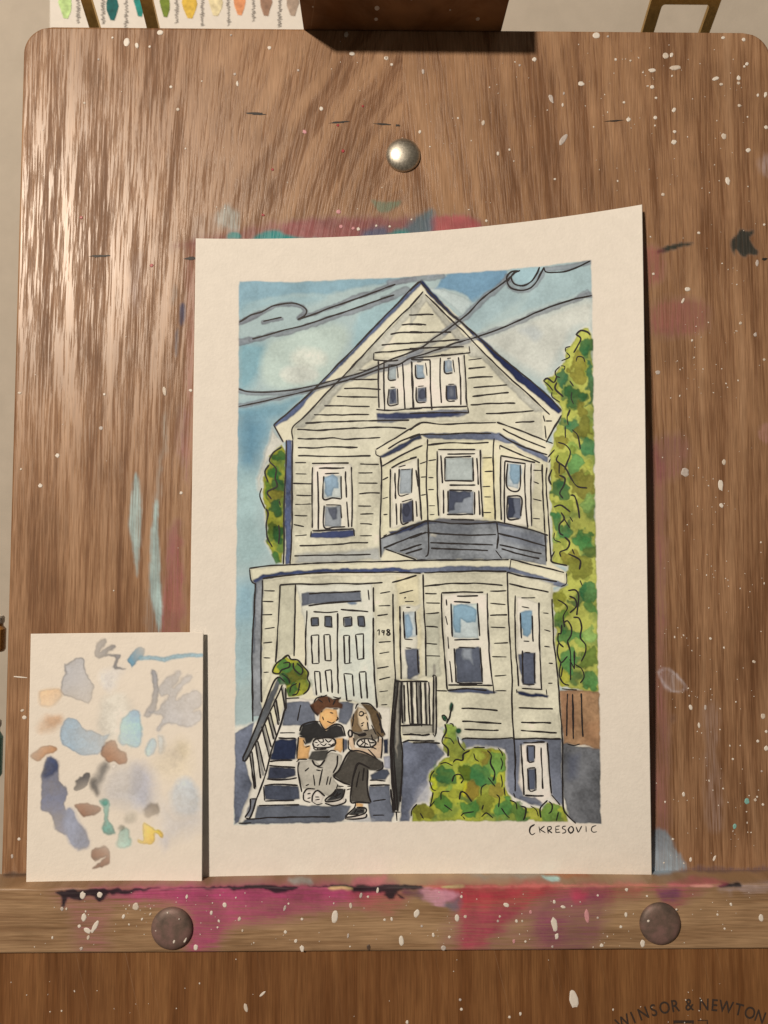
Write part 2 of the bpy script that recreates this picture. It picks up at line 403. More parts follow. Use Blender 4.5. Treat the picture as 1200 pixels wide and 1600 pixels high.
# ledge: magenta, red and purple drips, black along the front arris
MAG, RED = pig((158, 50, 90)), pig((168, 42, 58))
sp(MAG, .40, 14, (78, 1392), (150, 1386), (184, 1416), (172, 1450), (170, 1490), (118, 1490), (108, 1440))
sp(MAG, .78, 13, (170, 1380), (560, 1374), (616, 1388), (570, 1412), (500, 1428), (430, 1442), (365, 1450), (335, 1486), (288, 1490), (292, 1430), (240, 1414), (190, 1410))
sp(MAG, .45, 6, (240, 1392), (560, 1386), (560, 1398), (400, 1408), (250, 1402))
sp(pig((160, 66, 66)), .55, 10, (552, 1388), (640, 1388), (632, 1414), (606, 1434), (560, 1416))
sp(RED, .74, 11, (655, 1380), (800, 1376), (862, 1384), (850, 1404), (812, 1432), (790, 1450), (748, 1486), (716, 1484), (716, 1440), (700, 1410))
sp(RED, .5, 5, (690, 1388), (800, 1386), (806, 1402), (730, 1412))
sp(pig((156, 52, 56)), .6, 12, (830, 1380), (1010, 1378), (1000, 1402), (940, 1414), (850, 1406))
sp(pig((124, 50, 78)), .62, 13, (842, 1412), (890, 1392), (950, 1388), (948, 1440), (926, 1488), (856, 1490), (828, 1452))
sp(pig((140, 58, 84)), .35, 10, (700, 1430), (760, 1420), (860, 1420), (870, 1486), (700, 1488))
sp(pig((185, 60, 82)), .6, 5, (896, 1393), (915, 1392), (914, 1408), (898, 1409))
sp(pig((150, 45, 70)), .6, 7, (1020, 1386), (1108, 1386), (1080, 1408), (1056, 1422), (1034, 1412))
sp(pig((80, 45, 80)), .6, 6, (1028, 1392), (1062, 1388), (1064, 1402), (1034, 1406))
sp(pig((188, 132, 140)), .8, 3, (654, 1388), (700, 1392), (720, 1400), (700, 1408), (696, 1417), (678, 1416), (660, 1404))
sp(pig((92, 92, 100)), .75, 4, (692, 1416), (704, 1406), (722, 1404), (712, 1424))
sp(pig((70, 40, 58)), .7, 4, (630, 1390), (655, 1390), (656, 1404), (632, 1400))
sp(pig((165, 140, 128)), .6, 4, (1124, 1384), (1205, 1378), (1205, 1390), (1172, 1398), (1150, 1392), (1140, 1400))
for p in (((88, 1394), (120, 1390), (200, 1388), (250, 1387), (230, 1391), (180, 1397), (172, 1395), (160, 1406), (152, 1408), (142, 1400), (120, 1408), (106, 1404), (99, 1418), (94, 1416), (94, 1402)),
          ((250, 1390), (330, 1385), (420, 1383), (460, 1384), (466, 1387), (458, 1393), (432, 1395), (410, 1391), (330, 1388)),
          ((480, 1384), (640, 1382), (660, 1386), (656, 1389), (625, 1392), (612, 1407), (600, 1400), (596, 1394), (556, 1394), (545, 1388)),
          ((620, 1394), (634, 1404), (624, 1402)), ((1124, 1383), (1136, 1379), (1146, 1382), (1156, 1380), (1158, 1384), (1150, 1387), (1128, 1386))):
    sp(pig((26, 22, 26)), .95, 1.4, *p, warp=8)
# ledge top
sp(pig((190, 95, 100)), .6, 3, (552, 1372), (590, 1366), (606, 1372), (590, 1381), (556, 1382))
sp(pig((150, 165, 150)), .6, 3, (448, 1372), (480, 1370), (490, 1380), (460, 1381))
sp(pig((140, 140, 122)), .6, 4, (720, 1364), (838, 1362), (842, 1372), (760, 1374))
sp(pig((150, 82, 38)), .75, 3, (842, 1362), (905, 1362), (925, 1370), (870, 1371))
sp(pig((150, 190, 175)), .85, 1.5, (846, 1369), (872, 1370), (873, 1377), (856, 1377))
sp(pig((165, 165, 105)), .8, 1.5, (692, 1385), (722, 1382), (724, 1387), (696, 1388))
sp(pig((195, 110, 95)), .55, 3, (720, 1384), (980, 1380), (1000, 1384), (760, 1387))
sp(pig((190, 80, 95)), .6, 4, (1050, 1376), (1085, 1368), (1138, 1376), (1120, 1384), (1050, 1386))
sp(pig((210, 150, 125)), .7, 2, (1080, 1384), (1110, 1382), (1112, 1387), (1084, 1387))
sp(pig((200, 170, 110)), .7, 1.5, (516, 1386), (548, 1386), (548, 1390), (518, 1390))

easel = thing('table_easel', 'paint-spattered brown wooden easel with a ledge, propping up the painting', 'easel', hit(600, 1700, 0))

# ---- back board: flat veneered panel with rounded top corners, one fine sheet carrying the paint cover
xl = hit(37, 110)[0]; xr = hit(1204, 120)[0]; yt = hit(600, 47)[1]; yb = hit(600, 1545)[1]
rad = 44 * U; TH = 16 * U
nu, nv = 420, 500
gx = np.linspace(0, 1, nu); gy = np.linspace(0, 1, nv)
Yg = yt + (yb - yt) * gy[:, None] * np.ones((1, nu))
dep = np.clip(rad - (yt - Yg), 0, rad)                     # inset of the sides near the top, for the round corners
ins = rad - np.sqrt(np.maximum(rad ** 2 - dep ** 2, 0))
Xg = (xl + ins) + (xr - xl - 2 * ins) * gx[None]
P = np.stack([Xg, Yg, np.zeros_like(Xg)], -1).reshape(-1, 3)
F = grid_faces(nv, nu)
ring = np.concatenate([np.arange(nu), np.arange(1, nv) * nu + nu - 1, (nv - 1) * nu + np.arange(nu - 2, -1, -1), np.arange(nv - 2, 0, -1) * nu])
n0 = len(P); back = P[ring].copy(); back[:, 2] = -TH
P2 = np.concatenate([P, back])
rr = np.arange(len(ring)); nx = (rr + 1) % len(ring)
F2 = np.concatenate([F, np.stack([ring[rr], ring[nx], n0 + nx, n0 + rr], 1)])
board = mesh_obj('back_board', P2, F2, BOARD_M, easel)
set_col(board, 'paint', S.sample(proj(P2)))
bm_ = mesh_obj('board_backing', [(xl + rad, yt - rad * .3, -TH), (xl + rad * .3, yt - rad, -TH), (xl + .001, yb, -TH), (xr - .001, yb, -TH), (xr - rad * .3, yt - rad, -TH), (xr - rad, yt - rad * .3, -TH)], [(0, 5, 4, 3, 2, 1)], PANEL_M, easel)

# ---- ledge: bar with an eased front arris
yl = hit(600, 1362.5)[1]; LD = 50.0
yf = hit(600, 1487, LD)[1]
xa, xb = hit(-70, 1430, LD)[0], hit(1275, 1430, LD)[0]
ea = 4 * U
prof = [(0.2 * U, yl)] + [((LD * U - ea) * k / 8, yl) for k in range(1, 9)]
prof += [(LD * U - ea + ea * math.sin(a), yl - ea + ea * math.cos(a)) for a in np.linspace(0.3, math.pi / 2, 5)]
prof += [(LD * U, yl - ea + (yf + ea - yl + ea) * k / 40) for k in range(1, 41)]
prof += [(LD * U - ea + ea * math.cos(a), yf + ea - ea * math.sin(a)) for a in np.linspace(0.3, math.pi / 2, 5)]
prof += [(0.2 * U, yf)]
nu = 560; xs = np.linspace(xa, xb, nu); pr = np.array(prof)
P = np.stack([np.tile(xs, (len(pr), 1)), np.repeat(pr[:, 1:2], nu, 1), np.repeat(pr[:, 0:1], nu, 1)], -1).reshape(-1, 3)
ledge = mesh_obj('ledge', P, grid_faces(len(pr), nu), LEDGE_M, easel)
set_col(ledge, 'paint', S.sample(proj(P)))
for x_, s_ in ((xa, 1), (xb, -1)):
    k = [(x_, b_, a_) for a_, b_ in prof]
    mesh_obj('ledge_end', k, [tuple(range(len(k)))], PANEL_M, ledge)

# ---- lower panel below the ledge
yp1, yp0 = yf + 3 * U, hit(600, 1760, 44)[1]
prism('lower_panel', [(xa, yp0), (xb, yp0), (xb, yp1), (xa, yp1)], -14 * U, 44 * U, PANEL_M, easel, 1.2 * U)

# ---- top clamp: block hooked over the top edge of the board, standing proud of it
ca, cb = hit(474.5, 49)[0], hit(783, 49)[0]
cy0 = yt - 1.0 * U
zf = 94 * U
v = []
for x_ in (ca, cb):
    v += [(x_, cy0, 0.3 * U), (x_, cy0 - 4 * U, zf), (x_, cy0 + 120 * U, zf), (x_, cy0 + 120 * U, -30 * U), (x_, yt + 1 * U, -30 * U), (x_, yt + 1 * U, 0.3 * U)]
f = [(0, 1, 2, 3, 4, 5), (11, 10, 9, 8, 7, 6)] + [(i, 6 + i, 6 + (i + 1) % 6, (i + 1) % 6) for i in range(6)]
clamp = mesh_obj('top_clamp', v, f, CLAMP_M, easel)
b = clamp.modifiers.new('bevel', 'BEVEL'); b.width = 1.0 * U; b.segments = 2; b.limit_method = 'ANGLE'

# ---- studs: domed heads with a rolled rim
def dome(name, px, py, r, h, z, mat, parent, prof=None):
    c = hit(px, py, z); c[2] = z * U
    prof = prof or [(1.0, 0.0), (1.0, .10), (.985, .2), (.93, .38), (.82, .58), (.66, .76), (.48, .89), (.26, .97), (.10, .997)]
    ns = 40; vs, fs = [], []
    for q, hh in prof:
        for k in range(ns):
            a = 2 * math.pi * k / ns
            vs.append((c[0] + q * r * U * math.cos(a), c[1] + q * r * U * math.sin(a), c[2] + hh * h * U))
    vs.append((c[0], c[1], c[2] + h * U))
    for i in range(len(prof) - 1):
        for k in range(ns):
            fs.append((i * ns + k, i * ns + (k + 1) % ns, (i + 1) * ns + (k + 1) % ns, (i + 1) * ns + k))
    t_ = (len(prof) - 1) * ns
    fs += [(t_ + k, t_ + (k + 1) % ns, len(vs) - 1) for k in range(ns)]
    return mesh_obj(name, vs, fs, mat, parent, smooth=True)
N = NT('nickel_stud'); tc = N.n('ShaderNodeTexCoord'); f = N.noise(tc.outputs['Object'], 900, 4, .65)
N.put(N.b.inputs['Base Color'], N.ramp(f, [(0.3, (.50, .48, .42)), (0.7, (.70, .68, .60))]))
N.b.inputs['Metallic'].default_value = 1.0
N.put(N.b.inputs['Roughness'], N.mt('MULTIPLY_ADD', f, 0.22, 0.34)); N.bump(f, 0.12, 0.0003)
STUD = N.m
N = NT('painted_button'); tc = N.n('ShaderNodeTexCoord'); f = N.noise(tc.outputs['Object'], 130, 4, .6)
N.put(N.b.inputs['Base Color'], N.ramp(f, [(0.36, (.095, .072, .062)), (0.5, (.155, .108, .092)), (0.66, (.23, .14, .13))]))
N.b.inputs['Roughness'].default_value = 0.55; N.b.inputs['Metallic'].default_value = 0.2
N.bump(N.noise(tc.outputs['Object'], 1500, 3, .6), 0.2, 0.0003)
BUTTON = N.m
o = dome('stud', 630, 243, 27.5, 13, 0.4, STUD, board); o['label'] = 'shiny domed nickel stud at the top of the board'
flat = [(1.0, 0.0), (1.0, .18), (.975, .36), (.90, .60), (.78, .80), (.60, .92), (.35, .98), (.12, .998)]
for x_, y_ in ((269, 1450), (1031, 1442.5)):
    dome('button', x_, y_, 30, 8.5, LD + .3, BUTTON, ledge, flat)

# ---- spattered paint: every drop a low bead on the surface it fell on
DROP_M = plain('white_paint', (.74, .71, .66), .42, 0, .06, 1500)
TINT = {'b': plain('black_paint', (.02, .018, .017), .6), 'w': DROP_M, 'c': plain('worn_white_paint', (.62, .56, .49), .55, 0, .15, 1500), 'g': plain('grey_paint', (.50, .46, .44), .5), 'r': plain('red_paint', (.34, .03, .04), .45),
        'p': plain('pink_paint', (.60, .30, .34), .5), 't': plain('teal_paint', (.22, .48, .45), .45), 'k': plain('dark_paint', (.09, .06, .045), .5)}
def face_of(y_):
    if y_ < 1361: return board, 0.0
    if y_ < 1486.5: return ledge, LD
    return panel, 44.0
panel = bpy.data.objects['lower_panel']
rd = random.Random(11)
def bead(px, py, rx, ry, rot, z, n=10, rag=.12, hgt=.5):
    c = hit(px, py, z); r = math.radians(rot); vs = []
    for q, hh in ((1.0, 0.03), (.72, hgt)):
        rj = random.Random(int(px * 7 + py * 13))
        for k in range(n):
            a = 2 * math.pi * k / n; j = 1 + rj.uniform(-rag, rag)
            ex, ey = rx * q * j * math.cos(a), ry * q * j * math.sin(a)
            vs.append((c[0] + (ex * math.cos(r) + ey * math.sin(r)) * U, c[1] + (-ex * math.sin(r) + ey * math.cos(r)) * U, c[2] + (hh + .25) * U))
    fs = [(k, (k + 1) % n, n + (k + 1) % n, n + k) for k in range(n)] + [tuple(range(n, 2 * n))]
    return vs, fs
DROPS = """198,66,5,7 214,71,3,5 250,51,5,4 234,73,2.4 267,136,2.2 278,171,3 421,75,2.8 367,116,2.2 371,131,2,4 502,170,3 466,110,2.2 361,55,2 154,93,2 132,161,2 176,59,2
528,196,2,2,0,r 536,236,3,3.4,0,r 567,166,1.8,1.8,0,r 426,265,2,2,0,r 411,336,2.6,2.2,0,r 476,206,4,4,0,p 127,340,2.6,2.4,0,r 237,415,3.2,3,0,r 533,354,3,3,0,p 552,357,3,2.6,0,p 529,331,3.4,3.4,0,p
612,101,2.6 604,91,3.2 661,112,2,4 932,55,6,5 835,93,3.6 812,102,2.2 908,131,5,4.6 861,154,3,8,-25 879,164,2,3.4 881,146,1.8,3 880,218,4.4,11,40 1040,87,5.2 1049,86,3.2,4,20 1019,110,6,3.2 1055,106,10.5,4,-8 1019,136,3.2 1025,153,2.2 1053,172,2.8,4,20 1054,206,2.6 1053,222,4.4,3.4,-25 1024,184,3.2 982,187,3.6 975,160,2.2 1036,304,2.6 1131,213,4.2,4.6 1169,235,4,3.2,-30 1137,283,4,7.4,-8 1118,123,6.4,3.2,-20 1127,132,3,2.6,-20 1154,122,3,3.8 1154,130,3.2,2.6 1155,165,3.2,3 1184,149,2,3 1196,148,2.6,5,10 1197,199,3,3 1162,62,3,3.2 1167,100,2.6,3,20 1163,104,2.2 1130,59,3,2.4 778,240,2,3.4 796,234,2.2 867,280,1.8 656,206,2,3 755,192,2.4,3.8 962,93,2 760,345,2 1092,364,2.2 985,95,1.8 950,57,1.8
1074,452,4,3.2 1067,470,1.8,4.4,30 1021,428,2.2 1183,411,3,6.4,0,g 1157,505,2.6 1180,523,2.8,4,0,g 1028,582,3.8,3.6,0,g 1070,738,6,6.2,0,g 1126,758,4.2,9 1131,722,3.2,4.2,-15 1127,790,3.6,3.8 1194,351,2.2 1194,562,2.2 609,354,2.2 643,343,1.6 588,353,2.4 560,358,2.6
1110,998,2.2 1178,1034,2.8,2.4 1079,1105,3,4.8,-10 1092,1133,2,4.8 1192,1119,3.2,4.2 1197,1143,2.2 1197,1169,4,4.4 1068,1241,2.4,3.6 1167,1252,4.4,5,-20,t 1148,1291,3.2,5,0,t 1180,1250,2.6 1183,1245,1.8 1192,1257,2.2 1184,1158,2.2 1051,1311,1.8 1079,1343,2,3.4 1116,1341,2,5,30 1102,1105,2,4.6,15 1145,1186,1.8 1190,1205,1.8
31,614,3.4,2.4 163,616,2.2 257,611,3,7.4 298,610,3,2.6 158,669,3.2 90,712,3.2 33,733,1.8 63,759,3.6 283,770,2.2 32,1058,11,1.1 35,1110,2.8,2,-15 38,1121,3.2,2.8 30,1311,2.6 19,1338,2,3.2
129,1399,4.6,6.2 156,1398,5,5.6 97,1420,3,3.6 104,1420,2,2.6 131,1433,3.8,6 212,1417,4.4,6 137,1454,7,5,30 148,1448,3.4,10.5,25 138,1465,2.4,4,20 193,1432,2.8,4,20 127,1482,2.6,3,30 82,1465,1.8,2.6 306,1480,3.6,5.4 292,1401,2.4,3.6,15 351,1414,3.8,4.6 330,1426,2.4,3.2 342,1439,2,3,-20 340,1449,2 235,1428,1.6,3,35 222,1436,1.8,2.4,35 124,1447,2.6 134,1424,1.8
374,1436,2.8,4,15 445,1419,2.4,5.6,25 523,1432,4.8,10 548,1415,3,5.4,5 564,1399,2.8,5.2,8 590,1391,2.4,5,8 472,1482,3.8,5.4 462,1470,2.4,3 446,1456,2.6 379,1454,2,2.6 627,1470,4.2,8 612,1436,2.4,3.8 601,1437,2.2 544,1462,1.8,3.6 472,1436,2.2 576,1480,3,5,0,k 575,1401,2.2 451,1412,1.8
651,1427,4.6,7,20 714,1434,3.4,5.6 727,1432,2.6 721,1401,2.4,3 677,1461,2.4,3.2 659,1447,2 693,1481,4.8,4.6,0,g 702,1464,2.2 791,1414,5,3.6,30 781,1432,2.2 778,1439,2.2 807,1439,2.4,3.2,-20 816,1439,2 866,1444,5.4,10.6,-8 870,1463,3.4,5 866,1409,2.4,3 880,1417,4.2,2.4,10 803,1471,2.6,4.2,0,p 863,1479,2.2 829,1425,3,3.4,-20,p 917,1431,4,11,0,p 821,1471,1.8 
978,1429,2.6,4.2 970,1448,2.6 1004,1474,4,6.2 940,1477,3,2.6 1142,1413,2.2,3,-20 1189,1434,3.8,5.6,-15 1121,1429,1.8 979,1390,2.6 934,1434,1.8 1011,1400,1.8 934,1399,1.8 1132,1451,1.8
896,1561,6.4,13 719,1562,2.2 721,1577,2.2 636,1597,2,3 813,1584,2,2.8 796,1589,2.2 384,1574,2.8,6.4,-12 410,1553,1.8,5.6,45
541,54,4,5.4,20 550,84,4,3 603,91,3"""
for tok in DROPS.split():
    q = tok.split(','); tint = 'w'
    if len(q) > 5: tint = q.pop()
    q = [float(a) for a in q]
    px_, py_, rx = q[:3]; ry = q[3] if len(q) > 3 else rx; rot = q[4] if len(q) > 4 else 0.0
    par, z = face_of(py_)
    sc_ = (.86 if par is ledge else 1.0) * rd.uniform(.85, 1.1)
    if tint == 'w' and rd.random() < .3: tint = rd.choice('gcc')
    vs, fs = bead(px_, py_, rx * sc_, ry * sc_, rot + rd.uniform(-10, 10), z, 12, .05 + .17 * rd.random())
    mesh_obj('paint_drop', vs, fs, TINT[tint], par)
for x0, x1, yy_, wd in ((386, 412, 177, 2.0), (515, 546, 191, 1.5), (586, 612, 194, 1.3), (617, 626, 196, 1.8), (942, 974, 189, 1.2), (140, 172, 400, 2.2), (287, 306, 404, 2.6), (1190, 1199, 405, 2), (395, 416, 179, 1.0)):
    vs, fs = bead((x0 + x1) / 2, yy_, (x1 - x0) / 2, wd, rd.uniform(-4, 4), 0.0, 16, .35, .15)
    mesh_obj('dark_nick', vs, fs, TINT['b'], board)
# beads on the underside of the clamp, and on the two buttons' rims
def joined(name, items, mat, parent):
    V, Fs = [], []
    for vs, fs in items:
        Fs += [tuple(i + len(V) for i in f_) for f_ in fs]; V += vs
    o = mesh_obj(name, V, Fs, mat, parent); o['kind'] = 'stuff'; return o
def scatter(n, x0, x1, y0, y1, z, bias=None, rmax=1.5):
    it = []; cl_ = ((x0 + x1) / 2, (y0 + y1) / 2)
    while len(it) < n:
        if it and rd.random() < .45:                 # spatter falls in clusters
            cx_, cy_ = cl_; x_, y_ = rd.gauss(cx_, 22), rd.gauss(cy_, 16)
            if not (x0 < x_ < x1 and y0 < y_ < y1): cl_ = (rd.uniform(x0, x1), rd.uniform(y0, y1)); continue
        else:
            x_, y_ = rd.uniform(x0, x1), rd.uniform(y0, y1)
            if rd.random() < .35: cl_ = (x_, y_)
        if bias and rd.random() > bias(x_, y_): continue
        r = 0.55 + (rd.random() ** 3) * (rmax - .55)
        it.append(bead(x_, y_, r * rd.uniform(.8, 1.2), r * rd.uniform(.8, 1.5), rd.uniform(-40, 40), z, 6, .25, .3))
    return it
bias_b = lambda x_, y_: (0.15 + 0.85 * min(1, max(0, (x_ - 500) / 600))) * (1.0 if y_ < 330 or x_ > 1020 else .25)
joined('paint_splatter', scatter(430, 45, 1195, 62, 1350, 0.0, bias_b), DROP_M, board)
joined('paint_splatter', scatter(130, 5, 1195, 1392, 1480, LD, None, 1.15), DROP_M, ledge)
joined('paint_splatter', scatter(36, 5, 1195, 1495, 1598, 44.0, None, 1.4), DROP_M, panel)
it = []
for x_, d_, r in ((575, .9, 4), (588, .58, 4), (587, .3, 3), (744, .33, 3.2), (548, .86, 2.2), (640, .8, 1.6), (726, .86, 2.2), (490, .6, 1.5), (700, .55, 1.5), (555, .92, 1.8), (690, .95, 2), (770, .95, 3)):
    c = hit(x_, 49); z = zf * d_; vs = []
    for q, hh in ((1.0, .2), (.7, .55)):
        for k in range(9):
            a = 2 * math.pi * k / 9
            vs.append((c[0] - (x_ - 629) * .04 * U * d_ + r * q * U * math.cos(a), cy0 - 4 * U * d_ - hh * U, z + 1.3 * r * q * U * math.sin(a)))
    it.append((vs, [(k, n_, 9 + n_, 9 + k) for k in range(9) for n_ in ((k + 1) % 9,)] + [tuple(range(9, 18))]))
joined('paint_splatter', it, TINT['g'], clamp)
for bx, by, lst in ((269, 1450, ((289, 1468, 2.2, 4.4), (272, 1471, 1.6, 2.8), (244, 1454, 1.5, 1.2), (262, 1426, 1.4, 1.2), (280, 1436, 1, 1.2))), (1031, 1442, ((1013, 1439, 1.8, 2), (1047, 1467, 1.4, 1.6), (1036, 1466, 1.3, 1.2), (1057, 1421, 1.6, 1.4)))):
    for x_, y_, rx, ry in lst:
        rr_ = math.hypot(x_ - bx, y_ - by) / 31
        hz = np.interp(rr_, [0, .35, .60, .78, .90, .975], [8.5, 8.33, 7.8, 6.8, 5.1, 3.0])
        vs, fs = bead(x_, y_, rx, ry, 20, LD + .5 + hz)
        mesh_obj('paint_drop', vs, fs, DROP_M, ledge)

# ---- maker's stamp on the lower panel
STAMP = plain('stamp_ink', (.035, .022, .016), .8, 0, .35, 2500)
def glyph(ch, size):
    cu = bpy.data.curves.new('g', 'FONT'); cu.body = ch; cu.size = size; cu.offset = 0.00011; cu.align_x = 'CENTER'
    ob = bpy.data.objects.new('g', cu); col.objects.link(ob)
    me_ = bpy.data.meshes.new_from_object(ob.evaluated_get(bpy.context.evaluated_depsgraph_get()))
    vs = [tuple(v_.co) for v_ in me_.vertices]; fs = [tuple(p_.vertices) for p_ in me_.polygons]
    bpy.data.objects.remove(ob); bpy.data.curves.remove(cu); bpy.data.meshes.remove(me_)
    return vs, fs
it = []; RADS = 256.0; cxs, cys = 1090.0, 1828.0
ang = {}
pos = [(975, 'W'), (990, 'I'), (1006, 'N'), (1022, 'S'), (1039, 'O'), (1055, 'R'), (1077, '&'), (1100, 'N'), (1116, 'E'), (1134, 'W'), (1154, 'T'), (1171, 'O'), (1187, 'N')]
for x_, ch in pos:
    a = math.asin((x_ - cxs) / RADS); bx, by = cxs + (RADS - 6) * math.sin(a), cys - (RADS - 6) * math.cos(a)
    c = hit(bx, by, 44.0); vs, fs = glyph(ch, 24 * U)
    ca_, sa_ = math.cos(-a), math.sin(-a)
    it.append(([(c[0] + (p_[0] * .84 * ca_ - p_[1] * sa_), c[1] + (p_[0] * .84 * sa_ + p_[1] * ca_), c[2] + .4 * U) for p_ in vs], fs))
def strip(x0, y0, x1, y1):
    p = [hit(x0, y1, 44), hit(x1, y1, 44), hit(x1, y0, 44), hit(x0, y0, 44)]
    return [(a_[0], a_[1], a_[2] + .4 * U) for a_ in p], [(0, 1, 2, 3)]
it += [strip(1052, 1594, 1084, 1598.5), strip(1052, 1599, 1055, 1625), strip(1081, 1599, 1084, 1625), strip(1090, 1593.5, 1106, 1595), strip(1104, 1595.5, 1106, 1622)]
V, Fs = [], []
for vs, fs in it:
    Fs += [tuple(i + len(V) for i in f_) for f_ in fs]; V += vs
o = mesh_obj('stamp', V, Fs, STAMP, panel); o['label'] = 'black arched maker stamp on the lower panel'

# ================================================================== the watercolour: pigment
# coordinates are noted in enlarged tiles of the sheet: tile origin + value / 4
TILE = {'A': (360, 400), 'B': (640, 400), 'C': (360, 640), 'D': (640, 640), 'E': (360, 870), 'F': (640, 870), 'G': (360, 1060), 'H': (640, 1060)}
def T(s, tile=None, k=4.0):
    """'A 10,20 30,40 B 5,6' -> photo points; a letter switches tile"""
    out = []; cur = TILE[tile] if tile else (0, 0)
    for w_ in s.split():
        if w_[0].isalpha(): cur = TILE[w_]; continue
        a, b_ = w_.split(','); out.append((cur[0] + float(a) / k, cur[1] + float(b_) / k))
    return np.array(out)
K = Canvas(270, 300, 770, 1090, PAPER, seed=3)
def ws(s, c, al=1.0, soft=.9, **kw): K.poly(T(s), pig(c), alpha=al, soft=soft, **kw)
def rect(tile, x0, y0, x1, y1, c, **kw): K.poly(T(f'{x0},{y0} {x1},{y0} {x1},{y1} {x0},{y1}', tile), pig(c), soft=kw.pop('soft', .8), warp=kw.pop('warp', 4), **kw)
def el(tile, x, y, rx, ry, c, **kw): o_ = TILE[tile]; K.ell(o_[0] + x / 4, o_[1] + y / 4, rx / 4, ry / 4, pig(c), soft=kw.pop('soft', .9), **kw)
rc = random.Random(5)
FRAME = T('A 55,157 400,163 700,148 1000,138 B 0,130 300,106 600,86 840,62 1135,25 1145,500 1150,1000 D 1155,200 1165,980 F 1170,200 1180,850 H 1186,100 1195,910 1040,905 1000,893 500,892 10,892 G 1110,893 880,897 720,898 690,902 400,910 20,918 28,600 30,300 E 32,600 38,0 C 38,950 50,0 A 50,1000')
# --- sky
K.poly(FRAME, pig((165, 180, 172)), soft=.8, warp=3, edge=.12, mott=.12)
SKY = (118, 157, 178)
for s, c, al, so in (
    ('A 55,157 400,163 700,148 1000,138 1150,140 1000,170 760,205 600,240 420,232 300,262 230,262 100,310 55,340', (128, 160, 172), .9, 3),
    ('A 55,300 200,270 420,240 600,250 500,300 300,300 150,350 55,400', (148, 175, 180), .7, 5),
    ('A 50,560 130,540 230,560 220,640 170,760 120,820 50,820', (122, 164, 174), .85, 9),
    ('A 230,560 520,440 700,440 720,560 560,800 300,830 200,760', (186, 195, 182), .8, 7),
    ('A 820,350 1000,280 1080,260 900,450 780,570 770,480', (150, 180, 184), .7, 5),
    ('A 50,960 200,935 420,880 440,900 330,990 280,1000 50,1000', (118, 156, 168), .8, 6),
    ('C 50,0 330,10 265,95 300,160 250,190 180,330 150,420 50,420', (108, 148, 164), .8, 14),
    ('C 90,60 190,90 190,170 140,340 100,330 80,200', (92, 136, 158), .75, 14),
    ('C 40,420 180,420 180,700 230,900 40,960', (160, 184, 182), .8, 12),
    ('E 35,180 155,180 150,420 30,440', (132, 168, 182), .75, 12), ('E 30,440 145,420 140,720 30,760', (158, 182, 184), .8, 12),
    ('B 160,215 180,180 240,115 420,98 600,88 600,125 560,172 520,200 470,250 395,295 360,250 290,215 220,205', (112, 150, 176), .95, 1.6),
    ('B 380,300 500,230 600,200 700,260 600,330 480,420 420,480 330,420', (158, 178, 180), .7, 6),
    ('B 640,90 830,70 800,150 740,190 660,180', (150, 182, 190), .7, 5),
    ('B 850,110 1130,60 1140,230 1000,270 800,330 700,320', (160, 182, 184), .6, 8),
    ('B 430,520 700,400 900,330 1140,270 1145,440 1040,460 960,600 850,760 700,700 560,610', (204, 198, 184), .85, 12),
    ('B 680,460 760,430 830,480 790,530 740,500', (180, 186, 184), .6, 5)):
    c = tuple(np.array(c) * np.array((.985, .99, .965)))
    ws(s, c, al, so, mott=.25, rnd=True, edge=.08)
el('A', 490, 640, 110, 66, (204, 202, 182), alpha=.8, soft=6); el('A', 430, 740, 120, 60, (202, 200, 182), alpha=.85, soft=4)
ws('B 100,120 160,95 210,105 230,125 170,135 100,135', (176, 190, 188), .9, 1.5)
ws('B 90,190 220,210 340,250 395,300 330,380 280,330', (190, 196, 186), .7, 3)
ws('C 260,110 330,210 300,230 250,300 215,360 190,450 185,520 170,500 165,430 200,330 215,260 250,190', (215, 204, 182), .8, 3)
ws('G 22,300 150,280 340,160 1000,180 H 0,400 330,380 960,390 1190,430 1196,912 G 24,918', (218, 208, 186), 1, 3, mott=.1, edge=0)
# --- trees and hedges: light wash, then dropped-in clumps
GREENS = [(26, 82, 52), (40, 96, 56), (84, 132, 66), (112, 148, 70), (140, 146, 58), (120, 134, 54), (160, 162, 66), (134, 142, 52)]
def hedge(s, base, n, rmin, rmax, big=(), warp=9):
    P_ = T(s); K.poly(P_, pig((216, 206, 184)), soft=2.5, warp=warp, grow=1.8, edge=0, mott=.1, alpha=.85); K.poly(P_, pig(base), soft=.9, warp=warp, mott=.5)
    def inside(x, y):
        c = False; j = len(P_) - 1
        for i in range(len(P_)):
            if (P_[i][1] > y) != (P_[j][1] > y) and x < (P_[j][0] - P_[i][0]) * (y - P_[i][1]) / (P_[j][1] - P_[i][1]) + P_[i][0]: c = not c
            j = i
        return c
    k = 0
    while k < n:
        x = rc.uniform(P_[:, 0].min(), P_[:, 0].max()); y = rc.uniform(P_[:, 1].min(), P_[:, 1].max())
        if not inside(x, y) or not inside(x - rmin * .8, y) or not inside(x + rmin * .6, y): continue
        K.ell(x, y, rc.uniform(rmin, rmax), rc.uniform(rmin, rmax) * rc.uniform(.9, 1.5), pig(rc.choice(GREENS)), rot=rc.uniform(-40, 40), alpha=rc.uniform(.5, .85), soft=rc.choice((.8, .9, 2.2)), warp=20, mott=.5, edge=.25)
        k += 1
    for tl, x, y, rx, ry, c in big[::3]: el(tl, x + 30, y + 45, rx * 1.2, ry * 1.1, (60, 100, 54), warp=24, alpha=.5, soft=4, mott=.5)
    for tl, x, y, rx, ry, c in big: el(tl, x, y, rx * 1.08, ry * 1.08, c, warp=22, alpha=.86, soft=1.1, mott=.7, edge=.24)
